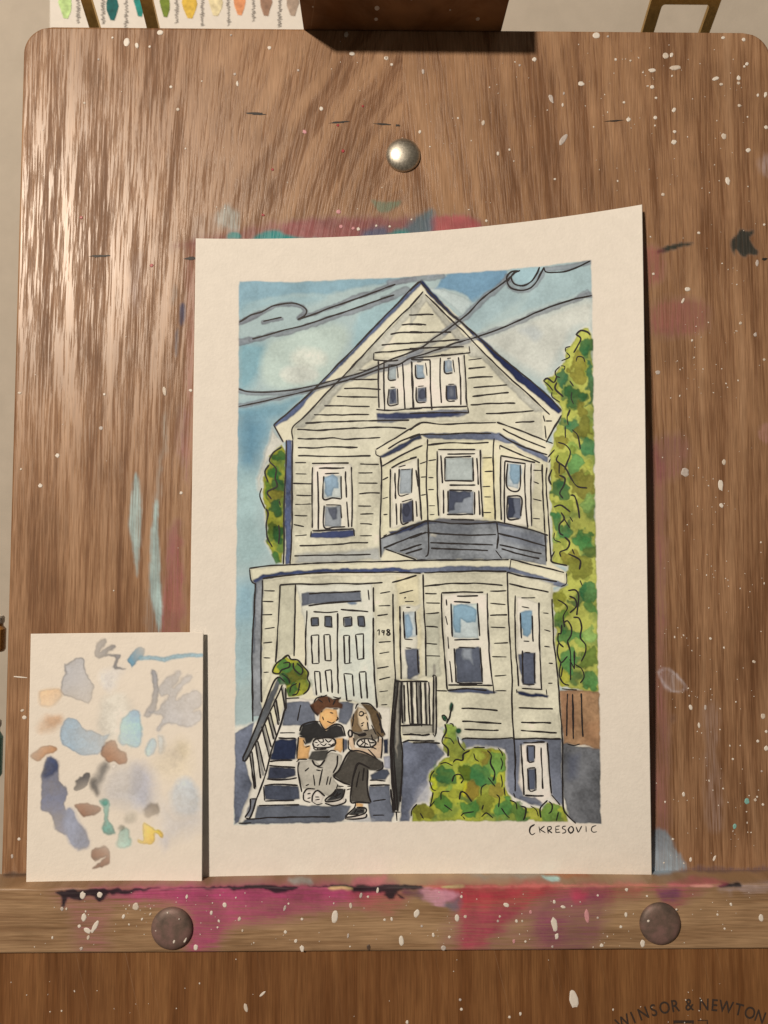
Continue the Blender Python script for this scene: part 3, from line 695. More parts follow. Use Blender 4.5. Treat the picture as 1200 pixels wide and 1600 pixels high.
DG, MG, OL, YG, LG = (36, 90, 50), (76, 124, 62), (124, 116, 46), (170, 166, 66), (128, 158, 84)
hedge('B 1062,468 1128,452 1142,520 1148,1000 D 1152,200 1165,980 F 1172,200 1182,830 1150,852 1060,835 935,802 915,600 905,400 900,225 985,170 990,60 D 890,955 885,760 878,500 868,400 880,300 900,150 940,70 B 950,965 905,905 880,850 835,782 895,750 945,690 975,645 972,585 1025,530', (170, 170, 80), 52, 4, 11,
      [('B', 1105, 570, 45, 50, DG), ('B', 1130, 800, 22, 130, (30, 92, 62)), ('B', 1055, 690, 48, 90, OL), ('B', 965, 770, 38, 55, (30, 92, 62)), ('B', 1030, 890, 55, 72, DG), ('B', 905, 800, 36, 40, (140, 142, 56)), ('B', 1080, 960, 40, 50, OL),
       ('D', 1003, 85, 55, 36, (44, 110, 70)), ('D', 1085, 110, 55, 60, (116, 112, 46)), ('D', 1112, 230, 42, 60, (52, 116, 70)), ('D', 940, 205, 42, 40, OL), ('D', 1030, 340, 55, 60, (84, 136, 76)), ('D', 925, 390, 32, 55, OL), ('D', 1080, 470, 70, 75, (114, 108, 46)), ('D', 940, 500, 52, 55, DG), ('D', 1120, 580, 40, 70, LG), ('D', 915, 690, 28, 60, (50, 112, 60)), ('D', 960, 770, 38, 42, (58, 116, 66)), ('D', 1085, 810, 60, 62, (64, 122, 64)), ('D', 1135, 890, 40, 50, (74, 88, 40)), ('D', 1000, 930, 62, 50, OL), ('D', 960, 600, 70, 40, (130, 136, 56)),
       ('F', 1060, 60, 70, 60, (116, 116, 46)), ('F', 1120, 230, 50, 70, (50, 112, 62)), ('F', 1130, 320, 36, 45, MG), ('F', 950, 255, 55, 45, (132, 132, 46)), ('F', 1000, 480, 70, 40, (64, 116, 62)), ('F', 1115, 480, 45, 45, LG), ('F', 935, 380, 40, 50, (92, 124, 52)), ('F', 1120, 630, 50, 60, (84, 106, 44)), ('F', 995, 650, 45, 85, (70, 122, 66)), ('F', 1130, 770, 55, 55, (72, 128, 70)), ('F', 960, 760, 40, 40, (176, 172, 66))])
hedge('C 310,225 345,260 340,500 335,870 322,958 265,915 232,835 240,760 215,630 192,560 195,500 212,440 208,390 245,340 245,290', (152, 152, 54), 14, 4, 9,
      [('C', 300, 305, 38, 34, (44, 98, 48)), ('C', 260, 412, 30, 34, (48, 104, 46)), ('C', 295, 475, 42, 46, DG), ('C', 275, 555, 45, 50, OL), ('C', 228, 515, 26, 50, (78, 110, 42)), ('C', 285, 620, 45, 46, (28, 84, 48)), ('C', 290, 765, 44, 60, (82, 104, 40)), ('C', 300, 780, 26, 55, (36, 86, 44)), ('C', 285, 910, 28, 36, (46, 108, 54))])
# --- ground and foundation washes
ws('H 322,380 640,372 950,378 955,560 955,790 930,850 780,790 650,745 600,690 590,440 400,430 340,440', (108, 112, 126), mott=.5)
ws('H 955,400 1080,430 1192,430 1196,908 1040,905 985,860 957,720', (104, 103, 102), mott=.7)
ws('H 985,480 1060,470 1050,620 990,640', (84, 90, 112), .6, 6)
ws('G 28,340 90,300 150,278 125,420 92,520 140,700 120,760 92,880 24,915', (104, 110, 128), mott=.6)
ws('G 1075,400 1110,388 H 0,395 195,402 222,480 150,560 128,640 40,770 0,880 G 1115,893 1060,893 1070,600', (104, 109, 128), mott=.6)
ws('H 60,680 125,650 130,780 50,785 10,860 0,860', (160, 158, 160), .8, 5)
# --- fence
ws('H 918,78 1000,72 1185,82 1188,440 1100,420 960,408 942,200', (166, 128, 92), mott=.6); ws('H 935,85 1020,80 1040,300 960,380 945,200', (140, 100, 74), .6, 5)
ws('H 1090,280 1186,260 1188,430 1080,415', (146, 104, 72), .5, 6)
# --- house: cream mass
HOUSE = T('B 68,160 430,498 700,740 950,968 D 945,30 895,130 852,205 890,215 870,320 885,960 F 985,100 985,170 900,190 892,262 905,500 938,900 H 945,250 955,378 640,374 330,380 200,300 160,330 160,400 0,400 G 1070,380 1000,480 860,240 760,180 520,130 430,150 340,160 220,420 200,300 195,150 E 195,900 140,960 140,600 155,175 130,150 118,75 330,50 C 335,960 340,500 350,200 330,205 270,95 A 560,795 860,485 1120,215 1180,150')
K.poly(HOUSE, pig((217, 206, 174)), soft=.8, warp=3, edge=.08, mott=.12)
WALLC, SHADE, WHITE, NVY, PANE = (204, 195, 166), (168, 163, 148), (221, 213, 186), (54, 62, 94), (92, 97, 114)
ws('A 1200,240 B 0,330 85,240 230,440 420,585 640,795 830,965 D 830,180 700,140 545,78 75,80 C 1190,82 912,250 940,300 940,940 385,960 388,200 390,115 A 560,910 860,590', (210, 201, 172), .8, 2, mott=.3)
ws('C 388,330 500,330 508,750 780,800 800,330 935,340 940,800 935,950 385,958', WALLC, .85, 3, mott=.4)
ws('C 420,900 600,890 800,880 935,860 940,940 600,955 410,960', (158, 158, 152), .75, 3)
ws('C 400,95 800,75 950,90 900,200 420,250', (190, 182, 158), .45, 8)
for s in ('A 1200,232 1140,305 950,495 740,720 550,915 465,1000 C 392,115 460,115 A 540,1000 640,900 720,800 830,690 900,640 1000,530 1100,400 1200,290', 'B 60,290 85,228 100,250 260,410 420,570 640,785 850,975 780,975 690,890 560,760 450,640 380,640 300,540 240,450 180,390 105,285 40,380 0,440 0,320'):
    ws(s, (176, 171, 153), .85, 1.5, mott=.5)
ws('A 1000,640 1200,575 1200,640 1060,690 830,745 800,720', (165, 164, 152), .6, 3)
ws('D 700,20 830,40 840,180 770,170 690,120', (192, 184, 160), .6, 4)
# roof edges
ws('B 68,150 85,165 A 1180,192 1120,250 960,415 800,575 640,735 540,835 C 430,5 350,68 282,108 266,95 330,42 380,0 A 330,1000 450,898 560,793 760,588 960,378 1050,288 1120,213', (92, 102, 130), mott=.6, warp=4)
ws('B 55,160 78,150 160,240 250,340 430,495 650,690 860,862 952,968 930,985 880,950 800,880 660,765 510,615 350,450 230,352 110,235', (38, 46, 80), mott=.5, warp=4)
# attic window
ws('A 925,650 1200,640 B 340,612 358,945 0,955 A 925,975', WHITE, .95, 1.2, mott=.15)
ws('A 897,606 1200,578 B 370,566 380,602 0,640 A 897,648', (214, 204, 174), .9, 1)
ws('A 1040,640 1200,585 B 0,600 60,585 40,630 0,640 A 1060,650', (150, 152, 148), .6, 2)
ws('A 918,985 1200,972 B 200,962 365,965 372,985 300,1005 150,1012 0,1015 A 1000,1040 918,1040', (112, 118, 140), .9, 1)
ws('C 916,20 1200,22 D 100,20 330,20 260,48 0,58 C 1000,55 918,48', (50, 58, 92), .92, 1)
for tl, x0, y0, x1, y1, c in (('A', 988, 690, 1038, 770, (160, 166, 160)), ('A', 990, 830, 1044, 926, (104, 110, 124)), ('A', 1160, 680, 1212, 762, (140, 154, 160)), ('A', 1166, 822, 1222, 912, (110, 114, 124)), ('B', 216, 655, 268, 730, (142, 156, 164)), ('B', 228, 806, 294, 902, (70, 76, 98))):
    rect(tl, x0, y0, x1, y1, c)
el('A', 1018, 875, 18, 40, (70, 75, 95)); el('B', 75, 865, 24, 36, (66, 70, 90)); el('B', 262, 850, 18, 36, (100, 104, 116)); el('B', 248, 680, 16, 36, (168, 176, 176))
# left first-floor window
ws('C 512,340 755,335 765,745 512,755', WHITE, .9, 1.2, mott=.15)
rect('C', 583, 412, 690, 553, (192, 194, 182)); ws('C 586,420 640,404 674,428 670,492 645,500 634,540 604,546 586,505', (136, 158, 170))
rect('C', 588, 600, 692, 733, (138, 142, 142)); ws('C 606,612 668,608 666,684 640,688 618,650', (84, 88, 102))
ws('C 505,765 650,758 775,752 772,795 640,806 560,800 500,798', (62, 70, 104))
ws('C 350,188 388,190 386,500 378,965 348,966 338,700 342,400', (86, 96, 126), mott=.7)
# bay, first floor
ws('D 112,190 525,185 860,325 855,780 545,705 118,700 C 940,800 945,360 1190,225', (214, 204, 168), .8, 1.5, mott=.25)
ws('D 452,290 528,300 535,690 455,690', (214, 198, 142), .6, 3); ws('D 765,340 830,345 845,770 765,735', (202, 192, 160), .7, 2)
ws('C 936,290 1000,252 1100,196 1190,150 D 70,150 75,178 0,215 C 1080,248 1000,288 945,306', (52, 60, 92), mott=.6)
ws('D 65,150 200,150 380,140 500,138 560,145 700,222 868,290 862,326 780,292 640,218 540,190 300,186 110,182', (98, 106, 130), mott=.6)
ws('D 172,252 452,250 460,690 182,690', WHITE, .9, 1, mott=.12); rect('D', 224, 300, 396, 444, (170, 174, 164)); rect('D', 242, 508, 402, 652, (136, 141, 146))
ws('D 243,508 385,508 384,545 342,555 330,576 292,580 284,626 243,640', (72, 78, 98))
ws('D 570,292 785,332 760,738 574,700', WHITE, .9, 1, mott=.12); ws('D 612,336 692,342 685,498 608,480', (184, 188, 182)); ws('D 630,340 692,345 698,400 684,462 650,466 628,428', (134, 160, 172))
ws('D 612,545 698,550 692,682 612,678', (104, 110, 126)); ws('D 612,545 654,550 648,600 664,650 650,678 612,676', (54, 60, 82))
ws('C 1005,365 1172,302 1192,700 1000,745', WHITE, .85, 1.2, mott=.12)
ws('C 1058,376 1134,370 1128,522 1055,525', (152, 160, 160)); ws('C 1066,588 1138,566 1142,700 1070,710', (72, 76, 98)); el('C', 1100, 630, 24, 45, (56, 58, 76))
ws('C 942,806 1090,745 1200,705 D 118,700 250,712 545,706 700,735 858,784 852,975 632,935 0,944 C 1165,938 970,872 942,925', (134, 136, 136), mott=.7)
ws('D 125,720 400,725 380,775 140,765', (112, 116, 124), .6, 4); ws('D 560,730 840,790 845,880 700,850 560,800', (108, 113, 124), .7, 4); ws('C 1060,760 1190,715 1195,780 1060,830', (120, 124, 130), .6, 4)
ws('C 992,765 1090,730 1200,698 1200,728 1090,765 1000,785', (46, 54, 86), .95, 1)
ws('D 0,735 115,692 180,680 400,688 545,700 740,735 738,748 545,720 250,714 120,712 0,762', (58, 66, 98), .85, 1)
ws('D 134,765 170,780 160,795 132,790', (210, 200, 176), .7, 1)
# porch roof
ws('E 118,75 330,50 C 600,960 1200,942 D 620,938 F 980,102 980,165 948,185 620,95 0,100 E 1000,97 600,98 200,135 130,150', (217, 207, 174), .9, 1, mott=.15)
ws('E 130,152 205,108 400,90 600,74 900,70 1200,74 1200,104 1000,97 800,97 600,99 300,122 210,140 155,172', (62, 72, 106), mott=.6)
ws('F 0,70 120,66 250,54 400,54 622,60 760,102 920,145 995,176 945,190 760,136 620,98 400,90 0,102', (106, 114, 138), mott=.6)
# ground floor walls
ws('E 200,145 400,120 1190,105 F 610,95 900,160 892,262 935,800 938,1000 H 950,376 640,372 330,380 230,290 170,345 160,0 F 168,740 0,770 E 1020,770 1015,940 915,945 895,170 310,172 285,660 200,900', WALLC, .85, 1.5, mott=.4)
ws('E 1030,130 1185,110 F 60,105 80,740 0,770 E 1060,770', (212, 196, 150), .55, 3)
ws('F 100,360 190,350 190,620 200,740 110,760', (180, 176, 152), .7, 2)
ws('E 155,165 205,138 196,500 196,920 195,1000 140,1000 135,600 145,400', (142, 144, 144), mott=.6); ws('E 150,170 165,170 150,600 136,600', (92, 98, 112), .8, 1.5)
ws('E 312,176 406,170 400,600 330,620 288,655', (186, 179, 152), .8, 1.5)
ws('E 410,172 890,165 915,945 760,905 520,870 480,690 470,450', (214, 208, 186), .9, 1.2, mott=.15)
ws('E 680,440 880,380 890,900 700,880', (204, 206, 188), .6, 5)
ws('E 445,228 490,222 815,214 818,278 650,288 445,302', (104, 109, 120)); ws('E 445,228 488,225 488,300 445,302', (88, 92, 104), .7, 1); el('E', 762, 288, 30, 10, (120, 135, 150))
for s in ('505,382 550,378 550,430 505,432', '590,372 632,372 635,440 590,435', '705,380 758,375 758,430 712,436', '795,372 836,372 840,435 800,432'): ws('E ' + s, (82, 88, 102))
# ground floor windows
ws('E 1060,305 1200,300 F 40,340 55,760 E 1068,770', (214, 206, 184), .85, 1.2, mott=.15)
ws('E 1084,345 1155,340 1162,500 1095,512', (190, 194, 186)); ws('E 1090,360 1115,355 1138,420 1135,490 1110,510 1092,490', (142, 168, 182))
ws('E 1095,572 1190,575 F 62,580 65,730 10,760 E 1180,768 1105,768', (92, 96, 112), mott=.6)
ws('F 200,226 485,224 520,800 238,805', WHITE, .92, 1, mott=.12); ws('F 262,292 425,290 436,508 270,505', (186, 192, 184))
ws('F 275,300 320,288 390,310 416,335 412,412 350,414 322,392 318,472 285,474 272,420', (128, 158, 170)); ws('F 280,572 440,562 456,788 292,790', (82, 88, 104), mott=.5)
ws('F 330,574 386,574 394,672 372,640 340,640 328,610', (142, 148, 154), .9, 1.5)
ws('F 235,828 350,818 480,822 545,850 530,860 400,852 238,845', (74, 82, 112), mott=.6)
ws('F 662,242 810,288 826,830 682,812', WHITE, .9, 1, mott=.12); ws('F 690,345 720,332 762,335 766,470 738,508 702,490', (124, 156, 172)); ws('F 682,610 720,592 785,602 790,788 745,805 706,795 690,690', (84, 90, 110), mott=.6)
ws('F 668,840 740,848 868,862 858,882 760,876 680,864', (34, 42, 70))
# basement window
ws('H 692,420 720,402 862,400 886,730 945,800 930,845 830,790 715,735 682,650', (222, 212, 192), .95, 1, mott=.15)
rect('H', 728, 424, 780, 518, (86, 92, 112)); rect('H', 740, 562, 790, 695, (80, 86, 106)); ws('H 690,735 780,740 825,780 780,790 690,760', (96, 100, 116), .9, 1)
# porch floor and railing
ws('H 0,292 142,292 150,345 0,352 G 1075,350 1070,300', (166, 158, 138)); ws('G 1060,20 1200,20 H 140,20 142,290 0,290 G 1065,285', (216, 206, 180), .9, 1)
ws('H 165,290 215,330 240,420 230,480 160,400 0,384 0,355 150,350', (217, 208, 186), .9, 1)
for x in (1070, 1130, 1180): K.stroke(T(f'G {x},25 {x+10},280'), 4.2, pig((110, 106, 96)), .9)
for x in (12, 52, 100): K.stroke(T(f'H {x},25 {x+6},285'), 4.5, pig((112, 106, 96)), .9)
K.stroke(T('H 157,-80 155,340'), 4.2, pig((150, 142, 126)), .9)
ws('G 1030,0 1050,10 1072,30 1062,300 1082,560 1072,700 1048,832 1020,832 1002,560 1000,400', (72, 70, 64), mott=.6)
ws('G 1046,20 1056,22 1046,400 1036,500 1030,300', (170, 160, 140), .8, 1)
# stairs
ws('G 345,130 430,125 520,130 1000,180 1000,500 1010,890 690,900 50,905 100,760 220,440', (219, 208, 186), .95, 1, mott=.15)
ws('G 350,155 490,142 530,220 525,292 322,296 330,220', (96, 100, 112), mott=.6); ws('G 690,150 735,148 772,162 756,248 725,285 668,272', (102, 106, 118))
ws('G 278,388 415,376 412,498 330,512 250,515', (36, 44, 66), mott=.5); ws('G 240,552 405,562 412,612 330,628 235,626', (58, 64, 86), mott=.6); ws('G 210,672 290,662 430,676 432,752 360,766 215,762', (72, 78, 96), mott=.6)
ws('G 165,802 430,790 600,800 690,782 750,800 715,880 690,900 55,912 95,885 150,872', (94, 98, 108), mott=.5)
ws('G 125,752 160,752 128,865 95,870', (100, 106, 122), .9, 1)
ws('G 958,382 992,380 986,470 960,468', (40, 46, 62)); ws('G 872,600 930,570 985,566 992,600 968,636 880,635', (70, 76, 92)); ws('G 868,672 998,668 1000,770 1022,850 1008,892 880,896 862,790', (98, 102, 114), mott=.5); ws('G 958,484 1000,480 1000,562 956,560', (150, 150, 164), .9, 1)
ws('G 700,380 735,385 735,440 705,465', (44, 52, 76), .9, 1)
ws('G 845,850 900,885 880,897 740,895 760,885', (170, 168, 165), .7, 2)
# left hand rail
ws('E 300,752 325,765 G 200,310 125,465 92,516 78,496 120,400 200,200', (96, 97, 96), mott=.5)
for a, b_ in (('330,60', '345,190'), ('280,135', '300,280'), ('245,222', '275,375'), ('205,290', '250,490'), ('165,395', '205,600'), ('128,465', '152,685')):
    K.stroke(T(f'G {a} {b_}'), 4.6, pig((120, 116, 108)), .85)
# potted bush by the door, front bush, sprig
hedge('E 345,612 378,635 420,648 452,676 490,715 482,758 500,795 482,848 425,880 362,872 345,805 322,745 262,728 280,668 320,640', (160, 158, 52), 7, 3, 7,
      [('E', 340, 675, 36, 40, (52, 104, 52)), ('E', 385, 740, 44, 45, (92, 92, 36)), ('E', 345, 755, 30, 30, (30, 82, 42)), ('E', 425, 690, 32, 40, (66, 108, 50)), ('E', 395, 820, 34, 40, (60, 104, 52)), ('E', 455, 800, 34, 44, (140, 142, 52)), ('E', 455, 730, 26, 32, (104, 102, 40))], warp=6)
hedge('H 230,292 268,285 288,365 335,450 400,432 480,430 560,440 596,480 604,690 640,755 700,800 782,800 822,830 862,768 905,782 955,805 1000,892 10,892 8,830 45,785 130,792 142,705 118,640 140,572 200,522 240,480 205,400', (158, 160, 56), 24, 5, 11,
      [('H', 255, 350, 28, 60, (128, 148, 66)), ('H', 275, 440, 55, 60, (130, 134, 54)), ('H', 225, 610, 58, 60, (34, 88, 46)), ('H', 370, 590, 48, 60, (58, 78, 22)), ('H', 450, 610, 75, 65, (54, 112, 58)), ('H', 540, 530, 45, 70, (110, 148, 68)), ('H', 480, 490, 34, 50, (132, 118, 48)), ('H', 395, 700, 38, 55, (128, 106, 40)), ('H', 540, 700, 50, 50, (130, 116, 50)), ('H', 215, 790, 52, 45, (56, 104, 44)), ('H', 375, 815, 60, 50, (60, 112, 52)), ('H', 470, 780, 50, 60, (118, 122, 44)), ('H', 600, 810, 55, 55, (66, 122, 62)), ('H', 690, 840, 50, 50, (84, 116, 52)), ('H', 80, 830, 55, 40, (110, 106, 40)), ('H', 880, 830, 55, 45, (98, 128, 58)), ('H', 780, 850, 40, 35, (150, 148, 60)), ('H', 290, 720, 34, 40, (140, 142, 50)), ('H', 345, 690, 18, 40, (186, 178, 44)), ('H', 145, 650, 22, 55, (172, 176, 44)), ('H', 420, 480, 45, 40, (150, 156, 60))])
el('H', 262, 180, 14, 30, (20, 70, 48), warp=2); el('H', 218, 248, 15, 22, (80, 120, 80), rot=-30, warp=2); el('H', 222, 250, 8, 14, (24, 74, 50), rot=-30, warp=2); el('H', 306, 328, 18, 18, (24, 76, 52), warp=2)
# the couple on the steps
SKIN, SKIN2 = (216, 166, 106), (212, 182, 148)
ws('G 425,512 520,508 560,545 620,462 700,480 692,560 655,592 652,640 692,682 620,742 545,702 450,690 418,570', (182, 172, 152), .95, .8, mott=.3)
ws('G 452,720 480,690 540,695 590,735 575,782 510,778 462,762', (224, 214, 194), .95, .8)
ws('G 428,366 462,372 462,420 500,415 500,440 490,470 488,500 415,506', SKIN, 1, .8, warp=2); ws('G 660,374 706,374 706,440 690,465 665,452 640,450 655,420', SKIN, 1, .8, warp=2)
ws('G 510,456 615,445 605,490 590,512 540,516 482,504', (74, 71, 64), 1, .8, warp=2)
ws('G 428,352 450,292 540,268 570,300 600,326 625,300 660,288 700,300 718,362 655,374 520,375 500,402 470,412 460,372', (44, 42, 40), 1, .8, warp=2, mott=.5)
ws('G 560,215 600,186 664,194 674,250 650,280 612,305 600,326 552,268', SKIN, 1, .8, warp=2)
ws('G 495,165 520,145 560,112 605,108 645,130 692,116 682,148 706,165 700,190 650,186 600,184 570,208 548,236 515,205', (86, 56, 38), 1, .8, warp=3, mott=.7)
ws('G 498,170 520,165 530,200 552,215 545,236 520,208', (66, 40, 28), .8, .8, warp=2)
K.ell(*(T('G 585,405')[0]), 18, 8.5, pig((222, 212, 190)), soft=.8, warp=1)
ws('G 745,456 800,448 900,490 952,522 950,566 905,578 862,570 862,720 880,778 750,774 760,666 700,652 640,608 690,560', (76, 70, 61), 1, .8, warp=2, mott=.6)
ws('G 745,342 770,366 780,432 872,440 930,376 952,374 946,500 910,496 850,470 760,450 736,400', SKIN2, 1, .8, warp=2); ws('G 736,345 745,318 762,330 756,362 742,366', (226, 214, 196), 1, .8, warp=1)
ws('G 800,178 842,190 866,240 862,326 828,328 800,282 788,220', (216, 190, 152), 1, .8, warp=1)
ws('G 768,222 800,172 796,220 802,285 830,330 800,338 757,332 750,262', (128, 104, 74), 1, .8, warp=2, mott=.5)
ws('G 768,336 832,330 872,318 902,310 932,372 905,386 880,376 800,376 776,402', (122, 110, 92), 1, .8, warp=2)
ws('G 818,154 872,160 906,190 940,232 944,290 972,352 952,372 920,362 892,302 872,232 842,192', (104, 84, 58), 1, .8, warp=3, mott=.6)
K.ell(*(T('G 847,403')[0]), 15, 7, pig((220, 206, 184)), soft=.8, warp=1)
ws('G 660,694 712,690 706,745 645,770 596,766 640,722', (58, 56, 54), 1, .8, warp=1); ws('G 778,808 842,814 838,845 780,855 736,852', (60, 58, 55), 1, .8, warp=1); ws('G 784,776 830,786 828,806 784,802', SKIN, 1, .8, warp=1)
ws('G 596,772 706,748 718,755 712,778 650,794 592,782', (224, 214, 196), 1, .8, warp=1); ws('G 722,866 845,846 848,868 780,880 720,880', (222, 212, 194), 1, .8, warp=1)
# overhead wires: grey wash beside the ink
GW = (132, 134, 138)
for s, wd, al in (('A 55,425 180,365 270,315 380,298 450,312 470,345 425,392', 5, .75), ('A 70,410 180,360', 8, .75), ('A 430,390 620,322 760,268 900,222 1030,172 1150,145', 6, .75), ('A 1000,170 1150,148 B 60,140 200,125', 9, .55), ('A 55,540 130,525', 10, .75), ('A 130,525 330,480 470,445 560,412 800,332 1000,262', 7, .7), ('A 960,270 1100,215', 10, .6), ('A 205,415 320,388', 4, .8),
                   ('A 50,838 110,852 200,860 330,852 450,835 560,808 700,772 900,712 1060,650 1200,590', 6, .65), ('A 55,938 160,915 300,885 420,856 540,830 700,785 920,718 1060,680 1200,640', 6, .65), ('B 0,620 60,590 150,530 220,480', 10, .45), ('B 220,475 300,415 370,360 430,305 490,250 560,190 620,140', 9, .65), ('B 0,640 200,580 420,508 620,438 720,392 820,350 930,310 1040,275 1130,240', 7, .6), ('B 1040,270 1110,225 1125,245', 6, .5),
                   ('B 610,120 600,150 625,200 680,220 740,210 790,175 830,110', 6, .6), ('B 640,110 625,130 650,180 710,190 770,160 812,100', 5, .45), ('B 850,85 900,85 980,75 1060,55 1130,32', 7, .65)):
    K.stroke(T(s), wd + 1.6, pig(GW), min(al + .12, .9), soft=.8, warp=6, edge=.3)
# the taped edge: nothing outside the picture frame
win = (0, K.w, 0, K.h); sd = K._dist(FRAME, win, 2.0, True)
k_ = np.clip(.5 - (sd - .4) / 1.6, 0, 1)[..., None]
K.c = K.c * k_ + PAPER[None, None] * (1 - k_)
K.c *= (1 + 0.05 * (K.grain - .5))[..., None]

# ================================================================== the watercolour: sheet and ink
CRN = [(306, 372.5, 9), (1003, 320, 13), (291, 1374, 15), (1018, 1367, 14)]
Q = [hit(*c) for c in CRN]
def sheet(s, t):
    s = np.asarray(s, float); t = np.asarray(t, float)
    w0, w1, w2, w3 = (1 - s) * (1 - t), s * (1 - t), (1 - s) * t, s * t
    p = w0[..., None] * Q[0] + w1[..., None] * Q[1] + w2[..., None] * Q[2] + w3[..., None] * Q[3]
    bow = 4 * s * (1 - s)
    hm = (w0 * 9 + w1 * 13 + w2 * 15 + w3 * 14)
    lift = 30 * np.clip((s - .45) / .55, 0, 1) ** 2 * np.sin(math.pi * np.clip(t, 0, 1)) ** .75   # the right edge has curled away from the board
    z = (hm + lift - bow * 8 + 1.2 * np.sin(6 * t + 1) * s) * U
    y = p[..., 1] - bow * (np.clip(1 - t / .06, 0, 1) ** 1.5) * 14 * U
    return np.stack([p[..., 0] - .34 * lift * U, y - .4 * lift * (.45 - t) * U, np.maximum(z, 2.0 * U)], -1)
nu, nv = 640, 945
s_, t_ = np.meshgrid(np.linspace(0, 1, nu), np.linspace(0, 1, nv))
P = sheet(s_, t_).reshape(-1, 3); F = grid_faces(nv, nu)
ring = np.concatenate([np.arange(nu), np.arange(1, nv) * nu + nu - 1, (nv - 1) * nu + np.arange(nu - 2, -1, -1), np.arange(nv - 2, 0, -1) * nu])
n0 = len(P); back = P[ring].copy(); back[:, 2] -= 1.3 * U
rr = np.arange(len(ring)); nx = (rr + 1) % len(ring)
P2 = np.concatenate([P, back]); F2 = np.concatenate([F, np.stack([ring[rr], ring[nx], n0 + nx, n0 + rr], 1)])
SHEET_M = sheet_mat('watercolour_paper')
painting = thing('watercolor_painting', 'watercolor painting of a gabled white house, on white paper leaning against the easel board', 'painting', (Q[2] + Q[3]) / 2)
pap = mesh_obj('paper_sheet', P2, F2, SHEET_M, painting, smooth=False)
cc = K.sample(proj(P2)); cc[n0:, :3] = PAPER; cc[:, 3] = 1; set_col(pap, 'pigment', cc)

def on_sheet(pq):
    """sheet parameters of the places noted on the photograph (Newton)"""
    pq = np.asarray(pq, float); s = (pq[:, 0] - 300) / 712.; t = (pq[:, 1] - 350) / 1018.
    for _ in range(7):
        f0 = proj(sheet(s, t)); e = 1e-4
        fs_ = (proj(sheet(s + e, t)) - f0) / e; ft = (proj(sheet(s, t + e)) - f0) / e
        r = pq - f0; det = fs_[:, 0] * ft[:, 1] - fs_[:, 1] * ft[:, 0]
        s = s + (r[:, 0] * ft[:, 1] - r[:, 1] * ft[:, 0]) / det; t = t + (fs_[:, 0] * r[:, 1] - fs_[:, 1] * r[:, 0]) / det
    return s, t
def smooth_line(p, step=2.2):
    p = np.asarray(p, float)
    if len(p) == 2:
        n = max(int(np.hypot(*(p[1] - p[0])) / step), 2); q = p[0] + (p[1] - p[0]) * np.linspace(0, 1, n + 1)[:, None]
    else:
        e = np.concatenate([[2 * p[0] - p[1]], p, [2 * p[-1] - p[-2]]]); q = []
        for i in range(len(p) - 1):
            a, b_, c, d = e[i:i + 4]; n = max(int(np.hypot(*(c - b_)) / step), 2)
            for t in np.linspace(0, 1, n, endpoint=False):
                q.append(.5 * (2 * b_ + (c - a) * t + (2 * a - 5 * b_ + 4 * c - d) * t * t + (3 * b_ - a - 3 * c + d) * t ** 3))
        q = np.array(q + [p[-1]])
    return q
ri = np.random.default_rng(21)
def ink_mesh(name, lines, width, mat, parent):
    V, Fs = [], []; L_, R_ = [], []; lens = []
    for p in lines:
        q = smooth_line(p); n = len(q)
        q = q + np.stack([np.interp(np.arange(n), np.arange(0, n + 6, 5), ri.normal(0, .22, len(np.arange(0, n + 6, 5)))) for _ in range(2)], 1)
        d = np.gradient(q, axis=0); d /= np.linalg.norm(d, axis=1)[:, None] + 1e-9; nrm = np.stack([-d[:, 1], d[:, 0]], 1)
        kk = np.arange(0, n + 5, 4)
        ln_ = np.hypot(*np.diff(q, axis=0).T).sum(); wv = width * (1.0 if ln_ > 26 else .76) * (1 + np.interp(np.arange(n), kk, ri.normal(0, .16, len(kk)))); wv[0] *= .55; wv[-1] *= .6
        L_.append(q + nrm * wv[:, None] / 2); R_.append(q - nrm * wv[:, None] / 2); lens.append(n)
    pts = np.concatenate([np.concatenate(L_), np.concatenate(R_)]); s, t = on_sheet(pts)
    X = sheet(s, t); e = 1e-3
    nn = np.cross(sheet(s + e, t) - X, sheet(s, t - e) - X); nn /= np.linalg.norm(nn, axis=1)[:, None]
    tot = sum(lens); lift = np.concatenate([np.full(n, (.22 + .0006 * i) * U) for i, n in enumerate(lens)]); lift = np.concatenate([lift, lift])
    X = X + nn * lift[:, None]; o_ = 0
    for n in lens:
        for i in range(n - 1): Fs.append((o_ + i, tot + o_ + i, tot + o_ + i + 1, o_ + i + 1))
        o_ += n
    return mesh_obj(name, X, np.array(Fs), mat, parent)
INK_M = plain('ink', (.012, .010, .013), .6, 0, .4, 700)
